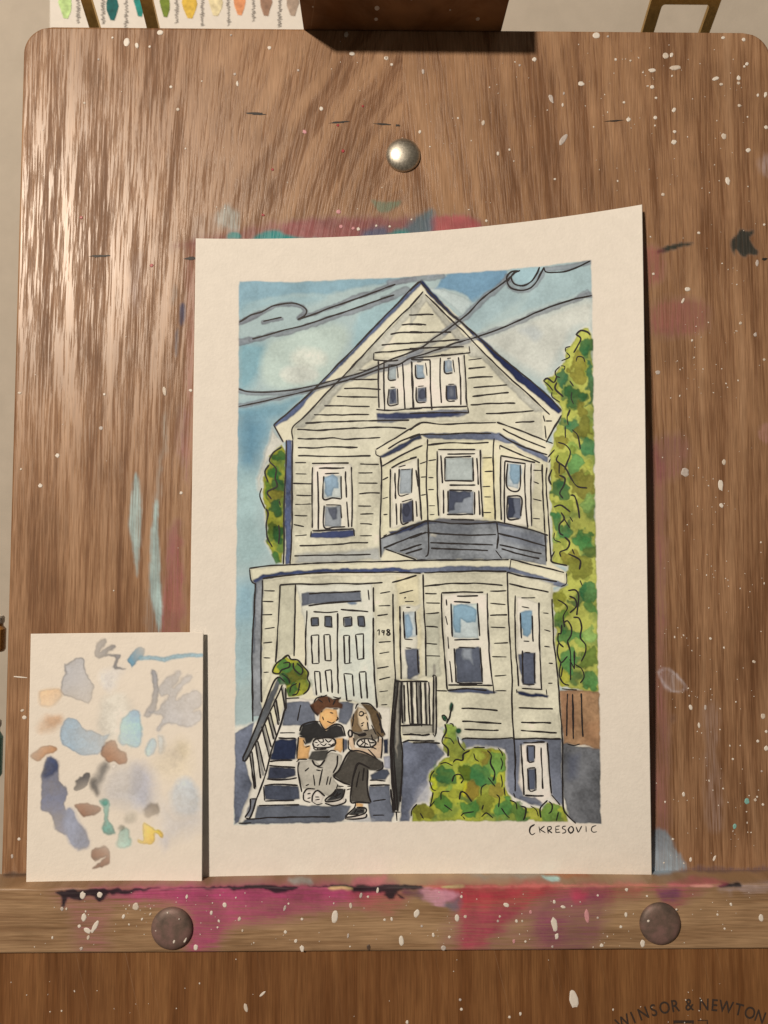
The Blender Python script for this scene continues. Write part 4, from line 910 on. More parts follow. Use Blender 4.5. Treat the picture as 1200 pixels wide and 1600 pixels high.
INK = """
A 55,415 120,372 200,345 260,315 330,298 400,295 450,315 475,340 465,370 420,398; 420,398 520,365 620,325 720,290 820,255 930,215 1032,176; 135,520 220,497 330,465 440,438 560,400 680,362 800,320 900,285 1025,242; 205,408 260,395 320,382
50,832 110,848 200,852 330,843 450,825 560,800 680,768 800,735 900,695 1010,645 1100,612 1200,568 B 150,515 220,470 290,420 360,365 430,290 480,245 560,185 620,140 675,90
A 50,940 160,918 300,885 420,858 540,828 680,790 800,755 920,712 1050,678 B 0,640 100,610 200,575 300,540 420,505 520,470 620,430 720,385 820,340 930,300 1030,270 1140,248
A 1180,160 1120,215 1050,290 960,380 860,485 760,590 660,690 560,795 450,900 C 380,0 330,45 270,95; A 1200,228 1140,300 1040,395 950,490 860,585 740,715 640,815 550,910 C 505,0 450,55 388,115 390,190
A 1115,368 1200,370; 1068,432 1130,425 1200,430; 1000,487 1080,478 1200,480; 943,557 1050,548 1200,540; 900,604 1000,598 1100,585 1200,575; 897,604 895,648; 895,650 1000,655 1050,652; 805,712 860,714
740,770 920,772; 708,828 820,827 938,833; 663,878 800,881 920,882; 585,936 700,937 870,940; 520,992 700,993 868,988; 925,655 925,780 928,950; 960,655 958,800 965,970; 1075,670 1083,800 1090,960; 1135,660 1135,800 1145,950
990,680 988,770 1035,775; 1040,685 1048,765; 985,680 1040,680; 990,830 988,930 1048,928; 1045,830 1048,930; 1000,822 1030,820; 910,960 1000,965 1100,958 1200,950
B 10,655 20,800 20,950; 8,648 130,650; 130,650 130,800 138,965; 35,680 42,760 92,763; 100,665 108,748; 45,662 75,660; 42,820 45,910 100,915; 100,820 102,890; 50,815 90,812; 192,635 190,760 198,920; 190,625 340,610; 305,630 318,780 320,930; 340,615 350,760 358,940; 215,655 222,730 268,730; 270,648 280,728; 235,640 260,637; 230,810 235,900 285,905; 290,810 298,895; 240,802 280,800; 195,615 250,615
0,578 150,572 340,568; 372,562 378,604; 0,640 100,632 200,622 380,604; 0,952 150,945 360,940; 0,983 200,978 370,980; 362,940 370,982; 0,370 100,363 150,366; 0,428 60,425 105,430; 0,474 100,477 260,475; 0,543 150,535 312,522
365,650 450,640; 365,705 475,694; 362,763 440,757 520,755; 397,822 500,815 610,805; 390,878 500,865 620,853; 378,932 500,922 660,920; 476,985 600,980 775,967
65,160 150,255 240,350 330,420 420,500 520,590 650,695 780,800 880,890 950,965; 95,240 170,310 260,400 350,485 420,560 520,660 640,775 760,880 875,990; 0,318 40,270 85,222; 0,220 40,180 68,155
675,90 630,100 605,140 625,195 680,215 740,205 790,165 820,110 840,70; 660,95 635,130 655,175 710,185 760,160 795,110 812,68; 690,92 650,110 612,160; 840,70 850,98 900,103 980,95 1060,65 1130,30
1038,490 1070,465 1110,475 1128,495; 1038,490 1070,515 1050,560 1025,605; 975,600 975,575 1005,565; 980,600 1000,630 950,655; 1040,660 1050,630 1085,635 1097,665; 835,780 860,765 900,790 920,750; 835,780 870,810 895,840; 940,690 910,720 915,750 940,760; 920,790 910,830 960,880; 890,850 890,880 940,915; 1000,780 1025,815; 1015,850 1010,890 1025,925; 1005,960 990,1000; 945,685 970,690 965,712
C 270,95 300,150 330,205; 468,85 580,78 700,75 800,72 1118,65; 415,122 540,130 650,122 800,115 960,110 1100,118; 420,180 560,183 640,177 720,185 800,182 938,175; 422,237 520,240 640,234 795,235; 420,287 520,290 700,293 878,288
402,330 475,332; 408,400 475,403; 388,462 510,463; 412,535 508,537; 405,592 505,590; 400,663 480,663; 395,718 460,730; 402,790 478,783; 810,340 930,342; 798,396 888,396; 800,460 920,460; 803,525 870,520 935,521; 798,602 880,604; 810,653 895,650; 808,712 885,717; 808,788 885,788; 432,850 620,846 740,835 862,830; 400,915 560,910 700,908 878,905
508,335 600,335 740,333; 550,366 640,366 712,364; 590,400 680,397; 512,360 510,500 512,740; 545,385 550,550 550,750; 582,415 580,555 640,552 692,558; 692,558 692,415; 718,385 725,550; 755,360 762,550 758,735; 728,575 738,735; 598,595 690,597; 690,597 695,680; 585,600 586,735 650,735 718,732; 510,758 640,752 770,745; 770,745 775,790; 505,760 500,795
350,190 345,400 335,600 335,860 330,965; 388,190 385,400 385,700 375,965; 910,250 1000,195 1100,135 1190,85; 908,252 910,282 938,295; 985,245 1080,190 1185,150; 945,355 1040,300 1140,250 1200,225; 938,295 945,400 940,600 935,750 940,925; 1005,365 1080,325 1165,297
1000,370 998,550 998,738; 1028,395 1032,560; 1035,585 1040,720; 1055,370 1052,530 1115,527; 1135,365 1132,520; 1050,358 1095,347; 1065,585 1068,710 1115,705; 1138,565 1142,700; 1070,575 1135,558; 1172,305 1180,500 1195,690; 1160,375 1172,480; 1160,570 1168,670; 1065,375 1125,370; 950,440 985,422; 950,558 985,546; 955,657 982,653; 955,790 978,780
940,805 1030,770 1120,730 1200,705; 955,868 1080,815 1200,770; 1060,885 1190,842; 1095,900 1200,868; 970,872 1060,905 1160,937
118,993 250,975 400,967 600,958 800,952 1000,948 D 0,945 200,940 400,940 620,938
C 320,235 270,265 245,310 250,330 285,370 280,430 290,480 230,515 255,560; 240,345 215,390 235,455; 195,490 185,540 215,620; 220,620 235,650 225,720 230,800 262,860; 300,720 308,770 300,840; 305,570 312,600
D 0,128 75,82 200,92 350,85 540,80; 545,78 700,135 850,195 895,212; 580,120 700,180 850,240; 0,180 70,155 200,155 350,146 510,148; 560,152 640,200 760,250 860,282; 110,222 250,208 380,210 495,206; 560,225 650,262 740,300 815,330; 562,228 565,250; 0,258 80,222; 112,185 108,300 105,450 112,650 118,880 98,920; 527,180 522,300 528,500 535,690
178,250 300,250 410,250; 235,278 410,276; 172,258 172,450 182,665; 195,285 205,460; 222,300 220,445; 220,443 395,447; 222,298 385,294; 395,298 398,450; 420,300 430,470; 442,250 445,450 458,670; 248,472 412,472; 240,505 240,640; 248,503 390,505; 405,515 405,655; 232,655 400,655; 210,500 212,650; 432,505 438,660
115,320 165,313; 118,425 150,425; 115,500 152,500; 118,602 158,600; 125,657 155,654; 65,338 105,325; 70,425 105,420; 70,535 100,530; 455,303 515,300; 468,388 518,386; 455,483 505,480; 468,545 510,545; 460,645 510,643; 52,305 62,500 75,685; 0,305 45,295; 38,570 45,670
570,290 568,500 572,690; 568,288 680,308 785,330; 595,320 592,500 592,710; 595,320 700,335 725,338; 612,335 608,480 685,500 692,345; 722,340 720,500 738,738; 612,545 612,678 685,682; 612,540 698,550 695,668; 760,335 758,520 762,730; 828,340 832,500 845,770; 858,360 852,450 868,700 885,950; 775,378 830,380; 775,450 808,463; 770,558 825,570; 772,678 815,682
0,750 60,715 115,695 250,710 400,715 545,702; 545,702 640,720 760,750 865,785; 258,685 405,690; 0,805 105,768; 105,768 250,780 400,785 540,780; 550,772 700,810 850,853; 545,705 552,790 545,870; 128,832 300,838 520,845; 132,866 350,875 490,880; 560,845 700,875 825,900; 572,870 700,905 812,930; 0,862 75,842; 0,890 80,868; 538,878 575,930; 845,770 855,950
632,935 625,1000; 838,0 875,30; 835,35 845,75; 850,70 890,70; 845,98 852,180; 950,35 900,120 852,205; 660,80 780,72
1000,0 985,45 990,95; 972,105 975,175; 1015,125 1050,165 1068,245; 930,203 975,220 1003,265 985,330 970,375; 905,250 865,298; 880,310 870,332; 930,283 918,320 970,360 1010,430 1050,480 1110,490; 890,372 872,430 885,470; 935,410 970,430 965,470 940,520 960,555; 935,330 935,400; 900,610 945,598 1005,640; 1005,535 1030,540 1050,600 1062,680; 945,640 965,680 935,720 940,770 962,785; 965,680 1000,740; 1000,670 1020,700; 905,770 905,810 945,830; 970,797 1000,830 985,870 940,890 945,920; 1015,870 1030,905; 990,900 1045,925 1068,950 1060,1000; 905,885 885,930 895,955 985,975
E 118,75 130,148 155,170; 200,135 300,122 450,108 600,98 800,98 1000,97 1190,102; 155,165 145,400 135,600 140,900; 200,145 195,400 190,700 195,910; 210,212 278,212; 200,278 270,280; 195,362 262,360; 212,450 276,440; 205,540 262,532; 208,630 250,632; 208,722 240,720
310,175 298,420 282,660; 310,175 420,168 550,172 680,165 800,170 950,160; 408,170 402,400 398,620; 490,230 650,222 815,215; 488,305 650,285 815,275; 860,205 866,270; 892,190 896,345; 892,380 895,650 915,945; 478,335 470,500 470,680; 520,340 600,348 672,343; 688,330 780,335 862,343; 670,350 668,600 675,855
505,382 550,378; 550,378 550,430; 550,430 505,432; 505,432 505,382; 590,372 632,372; 632,372 635,440; 635,440 590,435; 590,435 590,372; 705,380 758,375; 758,375 758,430; 758,430 710,435; 710,435 705,380; 795,372 835,372; 835,372 840,435; 840,435 800,432; 800,432 795,372
505,492 512,668; 512,668 552,665; 552,665 552,488; 552,488 505,492; 585,487 592,648; 592,648 630,650; 630,650 620,487; 620,487 585,487; 708,492 715,668; 715,668 758,662; 742,490 745,660; 708,492 742,490; 783,485 795,640; 795,640 838,635; 783,485 832,482; 832,482 830,635; 525,715 538,865; 525,715 560,718; 560,718 566,850; 592,712 608,845; 592,712 630,705; 630,705 636,850; 710,728 728,900; 728,900 760,900; 712,728 762,735; 762,735 772,870; 805,725 820,885; 805,722 845,718; 845,718 855,885
935,228 1000,218; 925,305 1000,305; 918,367 985,358; 925,535 1002,530; 930,605 992,595; 915,698 988,685; 928,768 998,752; 930,843 985,836; 940,925 980,923; 1015,230 1020,500 1030,770; 1010,160 1080,140 1165,115; 1055,228 1145,208; 1085,258 1098,254; 1088,280 1145,278; 1098,315 1125,316; 1058,305 1062,550 1068,765; 1080,340 1088,510; 1088,514 1138,518; 1155,340 1165,490; 1095,568 1130,570; 1170,580 1175,725
915,465 928,455 928,492; 958,462 947,462 946,472 956,474 961,460 958,492; 985,452 977,462 988,470 996,482 985,490 976,482 988,470 995,458 985,452
345,885 430,880; 320,640 360,615 378,640 420,645 450,680 485,720 480,760 495,790 485,830 455,860; 320,640 285,670 265,720 300,730 320,705 365,688 365,660 330,665; 395,660 398,700 440,735 450,700 415,665; 320,730 360,760 370,790; 370,850 380,810 415,790; 385,865 420,850 435,785; 430,830 438,832
F 632,15 760,48 880,75 965,98; 980,102 980,165 948,185; 0,100 65,100; 90,100 300,92 450,88 605,92; 610,95 700,120 820,138 920,153; 85,108 88,300 100,500 102,745; 610,95 615,300 625,500 640,750 H 640,200 650,370 660,500 658,705
F 90,182 250,168 400,165 500,170 580,178; 620,168 740,195 868,220; 95,230 170,230; 102,287 190,290; 98,355 185,350; 100,432 178,440; 102,540 172,545; 100,618 190,620; 198,225 330,220 460,220; 295,245 428,242; 275,280 380,285; 198,228 205,450 235,830; 228,265 232,305; 225,370 235,425; 238,500 245,575; 250,650 265,785; 258,290 268,500; 422,288 438,495; 278,520 435,516; 308,565 408,570; 278,570 290,785; 440,565 455,785; 485,225 490,450 505,680 528,855; 240,800 400,803 518,803; 235,835 350,825 480,835; 295,785 340,792 455,790; 310,795 420,798
500,215 605,212; 502,290 600,298; 502,365 610,362; 505,440 598,443; 525,540 615,538; 515,623 605,625; 530,745 605,738; 660,240 660,500 680,810; 698,255 785,256; 700,310 748,320; 808,285 812,550 825,830; 690,350 700,510; 765,365 772,530; 710,525 748,527; 705,585 708,790; 722,595 755,598; 780,600 782,790; 705,795 780,797; 700,822 830,828; 668,825 670,850; 855,830 858,865
835,350 868,353; 840,455 880,465; 840,558 875,563; 868,664 895,666; 865,790 893,789; 890,262 900,500 930,800 H 940,200 955,400 955,600 960,800 990,860 1040,905; F 168,835 235,838; 535,838 605,838; 325,945 440,950 550,962; 683,943 800,948 895,950
990,210 1035,208 1055,240 1050,320 1045,365; 925,268 965,290 985,320 960,370 968,440; 998,245 1035,265 1040,310 1000,350; 960,415 985,400 1010,440 1010,490 985,530; 950,425 945,480 930,480 930,530 962,565; 1022,378 1060,385 1075,440 1068,505 1100,550 1098,600 1072,655; 930,540 922,600 945,660 985,620; 985,530 1005,600 1005,700 1003,772; 1028,585 1030,700; 1030,700 1000,640; 945,660 935,740 960,790 998,803; 1035,672 1075,700 1090,750 1065,790; 1065,145 1078,180; 948,750 955,690
G 915,215 935,270 948,340; 770,250 762,300; 550,130 575,150; 610,120 620,150; 655,135 640,165
G 340,20 285,0 200,200 120,400 78,495 90,515 125,460 200,310 260,180 325,40; 320,60 345,200; 345,60 348,190; 285,130 305,265; 268,150 300,290; 235,235 270,380; 250,210 285,360; 195,300 245,500; 215,280 255,430; 155,400 190,625; 172,390 215,580; 120,470 150,690; 135,455 158,680; 135,0 140,270; 192,0 195,150
340,190 310,300 260,440 225,580 165,750 125,865 95,870; 125,750 120,820 90,870; 130,750 165,750; 310,340 405,340; 300,372 410,375; 245,520 300,512 385,510; 240,545 405,555; 225,630 350,632 415,620; 210,670 280,660 420,668; 208,675 212,765; 215,765 400,762; 175,795 430,788; 100,880 250,870 450,865 625,865; 50,905 130,902; 440,165 430,200 420,265; 345,125 430,122
520,150 540,120 590,110; 640,130 670,128 690,118; 565,105 580,112; 585,110 605,102; 640,115 690,125; 665,240 672,252 660,262; 650,270 635,280 605,268; 555,265 560,275; 575,238 582,260; 622,213 642,217; 640,190 672,190; 500,170 520,205 545,232; 565,212 575,200
430,330 450,290 520,268 550,270; 620,300 660,285 700,300 718,360; 425,365 418,440 415,500; 705,375 706,460; 420,505 480,505; 455,385 470,412; 470,430 495,420; 430,360 460,368; 560,275 590,318 630,295
515,400 530,380 580,372 630,372 655,390 650,415 610,430 550,435 520,425 515,400; 545,380 560,398 580,395 575,375; 590,378 612,398 632,382; 555,412 540,420; 560,405 585,420 600,405; 610,410 632,418 645,405; 520,425 530,445 600,440; 545,435 548,448; 575,435 578,446; 525,398 545,402
430,520 420,570 435,650 445,710; 510,510 530,540 560,545 590,510; 520,600 528,670; 575,565 555,670; 610,610 600,665; 630,615 618,665; 650,620 655,590; 640,590 665,540 670,480; 490,555 465,580; 540,555 580,560; 535,572 565,577; 470,670 490,660; 600,470 630,450 660,455; 410,520 430,505
455,720 480,690 530,690; 455,720 460,760 500,775; 510,770 515,730 545,700 590,735; 510,770 540,785 575,780; 480,720 500,715; 480,750 500,745; 530,740 555,740; 530,760 560,755
780,190 790,165 800,158; 815,155 870,160 910,200; 930,210 945,250; 930,280 950,320 965,350; 770,220 765,255; 805,212 817,207 829,212 830,225 818,233 805,228 805,212; 830,218 850,216; 835,275 815,285; 830,290 818,300; 850,235 858,260; 855,270 862,320; 880,290 910,350; 830,325 860,322
745,320 735,340 745,365 760,355 760,330 745,320; 760,335 800,350 840,345 838,355 805,358 798,348; 735,385 740,440 765,450; 770,370 775,415; 950,370 948,440 940,500; 860,440 910,495; 925,360 922,400; 915,330 950,372; 880,350 890,390
790,400 810,380 850,375 895,385 908,408 880,428 830,430 795,415 790,400; 815,385 830,400 810,420; 840,378 838,400 860,415; 860,378 870,400 900,400; 845,405 835,428; 870,402 875,425; 800,425 880,430 912,442
745,455 720,490 680,570 645,610 700,650 755,668; 745,455 800,450 870,475 920,505; 950,520 950,560 910,578; 870,560 800,530 775,590 760,650 750,770 800,772 875,778; 860,570 855,650 860,720 878,775; 805,580 785,680; 835,560 825,640
660,690 640,720 600,750 595,770 650,768 700,745 715,690; 590,778 650,795 715,775 720,750; 670,660 665,690 705,690; 670,672 708,675; 670,710 655,740; 690,715 660,735; 640,730 665,745; 730,672 755,674; 725,698 750,690
780,780 775,805 740,840 722,865 780,860 840,840 845,810 790,805; 720,878 780,878 845,868 850,845; 720,865 720,880; 790,815 775,840; 810,815 825,830; 740,848 800,850; 790,830 830,825
1030,0 1000,400 1015,700 1025,830; 1048,20 1020,400 1045,830; 1070,20 1060,300 1075,500 1060,770; 1030,18 1200,18; 1065,40 1075,280; 1085,40 1090,270; 1105,20 1120,285; 1130,20 1140,285; 1160,20 1170,280; 1190,20 1195,280; 1065,295 1195,290; 1075,350 1190,350; 1075,400 1110,388 H 0,388 155,390; G 1035,830 1040,890; 1000,690 1018,830; 870,635 970,640; 870,668 995,665; 890,768 970,755; 890,855 960,855; 1010,835 1060,835; 1040,100 1008,420 1030,820
H 0,18 115,18; 5,20 15,285; 40,30 50,285; 65,40 75,300; 95,25 105,290; 120,20 125,290; 150,-15 145,340; 165,-15 165,340 145,345; 143,-10 150,-22 165,-15; 0,285 140,290; 0,345 80,355 125,348; 20,402 100,400 190,404
325,187 440,190 550,200; 328,265 450,273 575,281; 340,317 450,322 555,323; 683,183 895,190; 695,273 885,278; 695,325 800,332 920,340; 330,385 350,373 500,378 640,370 660,378 800,375 945,378; 650,715 660,745
695,405 705,560 715,730; 710,402 780,400 845,396; 860,400 870,550 885,720; 820,430 825,550 832,690; 735,425 740,515 778,520; 780,420 780,500; 730,420 780,420; 738,562 748,695 792,695; 785,560 790,690; 740,560 785,558; 720,730 780,735 838,732; 885,725 940,790
985,95 982,250 980,360; 1018,95 1022,250 1022,378; 1072,92 1076,250 1082,365; 950,65 1045,72; 985,410 1030,418 1065,408
270,160 255,210 250,240 230,280; 220,285 228,330 205,375 205,405 240,440 240,485; 300,365 310,410 345,450; 215,370 255,375 278,408; 270,525 290,505 330,510 335,475 375,450; 190,535 225,525 268,545; 400,430 440,432 470,432; 400,468 410,505 432,518; 485,450 510,480 505,530 530,580 530,610 520,640; 265,645 280,605 315,600 335,630 320,655; 550,435 575,465 580,485; 568,495 580,530 570,570; 570,600 578,650 575,680; 490,620 535,675; 445,730 450,680 480,658; 590,680 595,730; 195,760 200,710 250,705; 310,755 320,710 350,720 388,770; 540,725 560,745 555,805; 125,640 135,600 155,575; 125,640 140,690 165,700; 625,760 660,775 672,820; 10,860 15,820 45,785; 145,710 140,755 125,805; 155,765 130,800; 65,840 85,875; 215,790 265,825; 460,790 452,820; 320,860 340,840 400,832; 330,862 345,880; 450,865 480,840 520,872; 575,810 600,850 625,872; 690,795 725,810 720,860 710,885; 755,795 790,820 803,860; 820,870 815,810 860,760; 870,768 890,790 885,830 868,845; 928,835 915,890; 250,280 270,285 272,300; 200,235 215,228 232,245 235,265; 200,235 215,262 232,265
"""
SIGN = "H 782,912 755,930 750,960 765,978 785,966; 808,925 815,966; 843,922 816,945; 816,945 850,966; 862,928 866,968; 860,928 882,926 884,940 866,950; 866,950 890,968; 912,926 914,964; 914,964 942,960; 912,926 938,922; 912,944 934,942; 976,922 958,926 956,940 976,950 972,964 952,968; 1008,925 992,945 1006,966 1024,950 1020,930 1008,925; 1040,925 1054,962; 1054,962 1076,920; 1102,920 1104,960; 1166,920 1142,928 1136,950 1150,962 1172,958"
def strokes(txt):
    out = []; cur = None
    for ln in txt.replace('\n', ';').split(';'):
        if not ln.strip(): continue
        toks = ln.split()
        p = []
        for w_ in toks:
            if w_[0].isalpha(): cur = w_; continue
            a, b_ = w_.split(','); p.append((TILE[cur][0] + float(a) / 4, TILE[cur][1] + float(b_) / 4))
        out.append(np.array(p))
    return out
ink = ink_mesh('ink_drawing', strokes(INK), 2.4, INK_M, painting)
sig = ink_mesh('signature', strokes(SIGN), 2.3, INK_M, painting); sig['label'] = 'handwritten black signature under the painted picture'

# ================================================================== the colour-test card
TILE['K'] = (0, 960)
Cc = Canvas(30, 975, 310, 415, PAPER * np.array([1.0, .985, .97]), seed=61)
rk = random.Random(9)
def kd(s, c, al=.9, soft=1.2, **k):
    Cc.poly(T('K ' + s, k=3.0), pig(c), alpha=al * .95, soft=soft, rnd=True, fade=rk.uniform(0, 6.28), thin=k.pop('thin', .18), warp=k.pop('warp', 9), mott=k.pop('mott', .5), edge=k.pop('edge', .35), **k)
def ks(s, wd, c, al=.9, **k): Cc.stroke(T('K ' + s, k=3.0), wd / 3, pig(c), al, soft=k.pop('soft', 1.2), warp=5, mott=.5, edge=.2)
kd('480,400 560,366 610,410 620,440 560,500 560,560 500,590 460,520', (205, 196, 176), .75, 6)
kd('470,280 510,250 570,255 560,300 520,355 480,330', (205, 196, 184), .8, 6)
kd('600,700 660,720 680,800 700,900 620,900 500,880 480,800 520,720', (172, 166, 160), .8, 14)
kd('720,700 830,590 885,610 890,740 800,775 730,760', (212, 192, 158), .75, 12); kd('830,600 880,595 890,650 850,665', (208, 188, 152), .6, 5)
kd('640,720 720,740 720,850 680,900 640,860', (150, 152, 172), .7, 14)
kd('800,830 860,765 920,810 945,900 900,940 820,930', (176, 184, 186), .85, 6); kd('750,860 830,930 940,930 930,1000 780,1060 750,950', (186, 184, 184), .55, 14)
kd('755,1040 790,1050 790,1100 765,1100', (190, 186, 190), .6, 7)
kd('300,240 320,232 360,204 390,215 405,260 430,310 436,370 418,424 370,408 330,396 285,380 284,330 305,280', (172, 166, 160), .95, 1.0, edge=.5, mott=.3)
kd('445,180 460,130 490,106 496,130 475,170 500,150 530,140 535,155 500,180 540,185 565,195 545,250 590,258 540,266 525,240 540,205 500,195 460,205', (120, 115, 112), .95, 1.3)
kd('600,215 625,170 650,152 678,160 675,195 650,220 620,250 605,235', (66, 134, 158), .95, 1.0); ks('660,205 720,205 770,215 830,195 945,190', 22, (146, 180, 186), .85)
kd('705,265 728,265 745,350 740,400 720,470 690,485 672,470 700,420 715,370', (146, 142, 140), .95, 1.4)
kd('740,345 780,290 830,262 850,270 830,320 820,345 840,310 880,275 895,290 850,350 830,400 890,355 940,360 942,420 910,460 940,450 942,500 880,530 790,510 745,555 735,540 765,490 730,470 700,460 745,440 790,380 760,390', (174, 168, 162), .85, 2)
kd('178,370 220,345 270,342 285,380 270,420 225,436 185,420', (214, 174, 128), .85, 3); kd('180,500 230,475 285,475 285,520 230,550 175,550', (208, 164, 122), .8, 6); kd('215,480 280,475 280,515 230,525', (186, 136, 94), .6, 4)
kd('150,650 200,618 250,615 262,632 230,660 180,684 150,675', (166, 116, 74), .95, 1)
kd('284,560 300,500 335,484 380,510 400,545 440,545 480,565 510,555 500,590 480,640 400,665 340,640 290,600', (140, 170, 186), .9, 1.2, edge=.4)
kd('570,500 600,455 640,445 665,490 662,600 640,630 590,615 560,595', (142, 176, 194), .9, 2)
kd('680,640 700,590 720,585 732,610 715,655 690,670', (164, 184, 188), .9, 2); kd('742,570 770,580 775,640 745,650', (190, 192, 184), .8, 3)
kd('482,620 520,588 545,592 555,625 585,650 600,690 560,705 540,690 500,690 480,655', (146, 102, 72), .95, 1.2)
kd('193,780 205,690 240,668 272,680 280,780 312,810 305,920 330,905 360,950 400,1020 420,1070 400,1100 350,1100 320,1040 260,1010 240,945 190,915', (74, 84, 112), .95, 1.4, mott=.8)
kd('205,700 240,668 272,682 275,720 240,760 205,760', (32, 48, 84), .9, 3); kd('300,930 345,910 400,1020 420,1070 400,1100 350,1098 315,1040', (140, 142, 158), .85, 4)
kd('350,810 365,770 410,748 428,762 415,795 370,825 352,825', (48, 48, 56), .95, 1)
kd('430,790 450,750 475,700 500,690 500,730 480,780 460,840 435,825', (74, 72, 70), .85, 5); kd('428,800 445,770 470,830 450,845', (52, 50, 50), .7, 3)
kd('515,705 548,705 525,732', (226, 214, 194), .9, 1)
kd('460,870 500,865 520,900 510,960 535,1010 525,1030 490,1032 475,1000 490,940', (70, 166, 146), .95, 1.3, mott=.7); kd('470,870 500,868 505,895 480,895', (42, 140, 118), .8, 2)
kd('350,890 405,878 462,900 465,930 415,950 380,930', (130, 82, 54), .95, 1); kd('680,905 710,880 745,890 745,930 700,955 676,940', (132, 116, 98), .9, 2.5)
kd('585,940 615,925 645,940 620,970 590,980', (176, 164, 142), .8, 4); kd('545,1040 560,1005 595,1010 620,1070 600,1095 555,1100 540,1075', (152, 194, 172), .9, 2); kd('548,995 570,988 582,1000 565,1010', (110, 116, 96), .85, 2)
kd('672,980 700,985 720,1000 755,1020 758,1045 725,1025 722,1075 690,1078 650,1072 652,1058 675,1055', (232, 182, 56), .95, 1)
kd('425,1110 450,1095 485,1078 512,1105 515,1150 480,1178 425,1186 445,1165 500,1130 440,1150 425,1135', (122, 72, 44), .95, 1)
CARD = [(50, 990, 17), (318.5, 987.5, 17), (43, 1377.5, 25), (316.5, 1377, 25)]
QC = [hit(*c) for c in CARD]
nu, nv = 230, 330
s_, t_ = np.meshgrid(np.linspace(0, 1, nu), np.linspace(0, 1, nv))
P = ((1 - s_) * (1 - t_))[..., None] * QC[0] + (s_ * (1 - t_))[..., None] * QC[1] + ((1 - s_) * t_)[..., None] * QC[2] + (s_ * t_)[..., None] * QC[3]
P[..., 2] += 3.0 * U * (2 * s_ - 1) ** 2 + 1.0 * U
P = P.reshape(-1, 3); F = grid_faces(nv, nu)
ring = np.concatenate([np.arange(nu), np.arange(1, nv) * nu + nu - 1, (nv - 1) * nu + np.arange(nu - 2, -1, -1), np.arange(nv - 2, 0, -1) * nu])
n0 = len(P); back = P[ring].copy(); back[:, 2] -= 1.3 * U; rr = np.arange(len(ring)); nx = (rr + 1) % len(ring)
P2 = np.concatenate([P, back]); F2 = np.concatenate([F, np.stack([ring[rr], ring[nx], n0 + nx, n0 + rr], 1)])
card = thing('swatch_card', 'small white card covered in loose test brush marks, standing on the ledge', 'paper card', (QC[2] + QC[3]) / 2)
co = mesh_obj('card_sheet', P2, F2, SHEET_M, card)
cc = Cc.sample(proj(P2)); cc[n0:, :3] = PAPER; cc[:, 3] = 1; set_col(co, 'pigment', cc)

# ================================================================== behind the board
WM = Bi  # world to board
def wquad(pts, off): return [hit_wall(x, y, off) for x, y in pts]
CHART_M = plain('chart_paper', (.80, .785, .75), .85, 0, .03, 300)
base = hit_wall(280, 130, .0)
chart = thing('paint_chart', 'white chart of labelled paint swatches on the wall behind the board', 'chart', base)
v = wquad([(78, 130), (520, 130), (520, -160), (78, -160)], .0006) + wquad([(78, 130), (520, 130), (520, -160), (78, -160)], .0002)
mesh_obj('chart_sheet', v, [(0, 1, 2, 3), (0, 4, 5, 1), (1, 5, 6, 2), (2, 6, 7, 3), (3, 7, 4, 0)], CHART_M, chart)
for x_, yb_, hw, c in ((102, 29, 10, (178, 196, 122)), (175, 32, 9, (10, 88, 80)), (218, 26, 9, (20, 128, 110)), (258, 27, 8, (104, 116, 36)), (296, 29, 11, (206, 164, 62)), (336, 25, 11, (214, 190, 142)), (374, 24, 9, (218, 138, 88)), (415, 25, 10, (150, 112, 86)), (457, 25, 10, (160, 134, 110))):
    o2 = []; rj = random.Random(x_)
    for k in range(7): o2.append((x_ + hw * (1 if k % 2 else .85) + rj.uniform(-1.5, 1.5), -45 + k * (yb_ + 38) / 6.5))
    o2 += [(x_ + hw * .4, yb_), (x_ - hw * .3, yb_ - 1)]
    for k in range(6, -1, -1): o2.append((x_ - hw * (1 if k % 2 else .8) + rj.uniform(-1.5, 1.5), -45 + k * (yb_ + 34) / 6.5))
    N_ = len(o2)
    mesh_obj('swatch', wquad(o2, .0008), [tuple(range(N_ - 1, -1, -1))], plain('swatch_paint', tuple(pig(c)), .8, 0, .3, 250), chart)
def script_word(px, py0, py1, seed):
    """small upright handwriting running up the chart"""
    rj = random.Random(seed); p = []; y_ = py1; k = 0
    while y_ > py0:
        p.append((px + (4.0 if k % 2 else -4.0) * rj.uniform(.3, 1.0), y_)); y_ -= rj.uniform(1.2, 2.6); k += 1
    V_, F_ = [], []
    q = smooth_line(np.array(p), 1.0)
    d = np.gradient(q, axis=0); d /= np.linalg.norm(d, axis=1)[:, None] + 1e-9; nn = np.stack([-d[:, 1], d[:, 0]], 1) * .42
    for a in list(q + nn) + list(q - nn): V_.append(hit_wall(a[0], a[1], .0009))
    n = len(q)
    return V_, np.array([(i, n + i, n + i + 1, i + 1) for i in range(n - 1)])
PENCIL = plain('grey_pen', (.34, .33, .32), .8)
for i, (x_, a, b_) in enumerate(((122, -10, 36), (161, -20, 37), (197, -25, 46), (276, -10, 36), (316, -12, 40), (357, -14, 40), (396, -20, 33), (437, -16, 42))):
    V_, F_ = script_word(x_, a, b_, i + 3); mesh_obj('handwriting', V_, F_, PENCIL, chart)

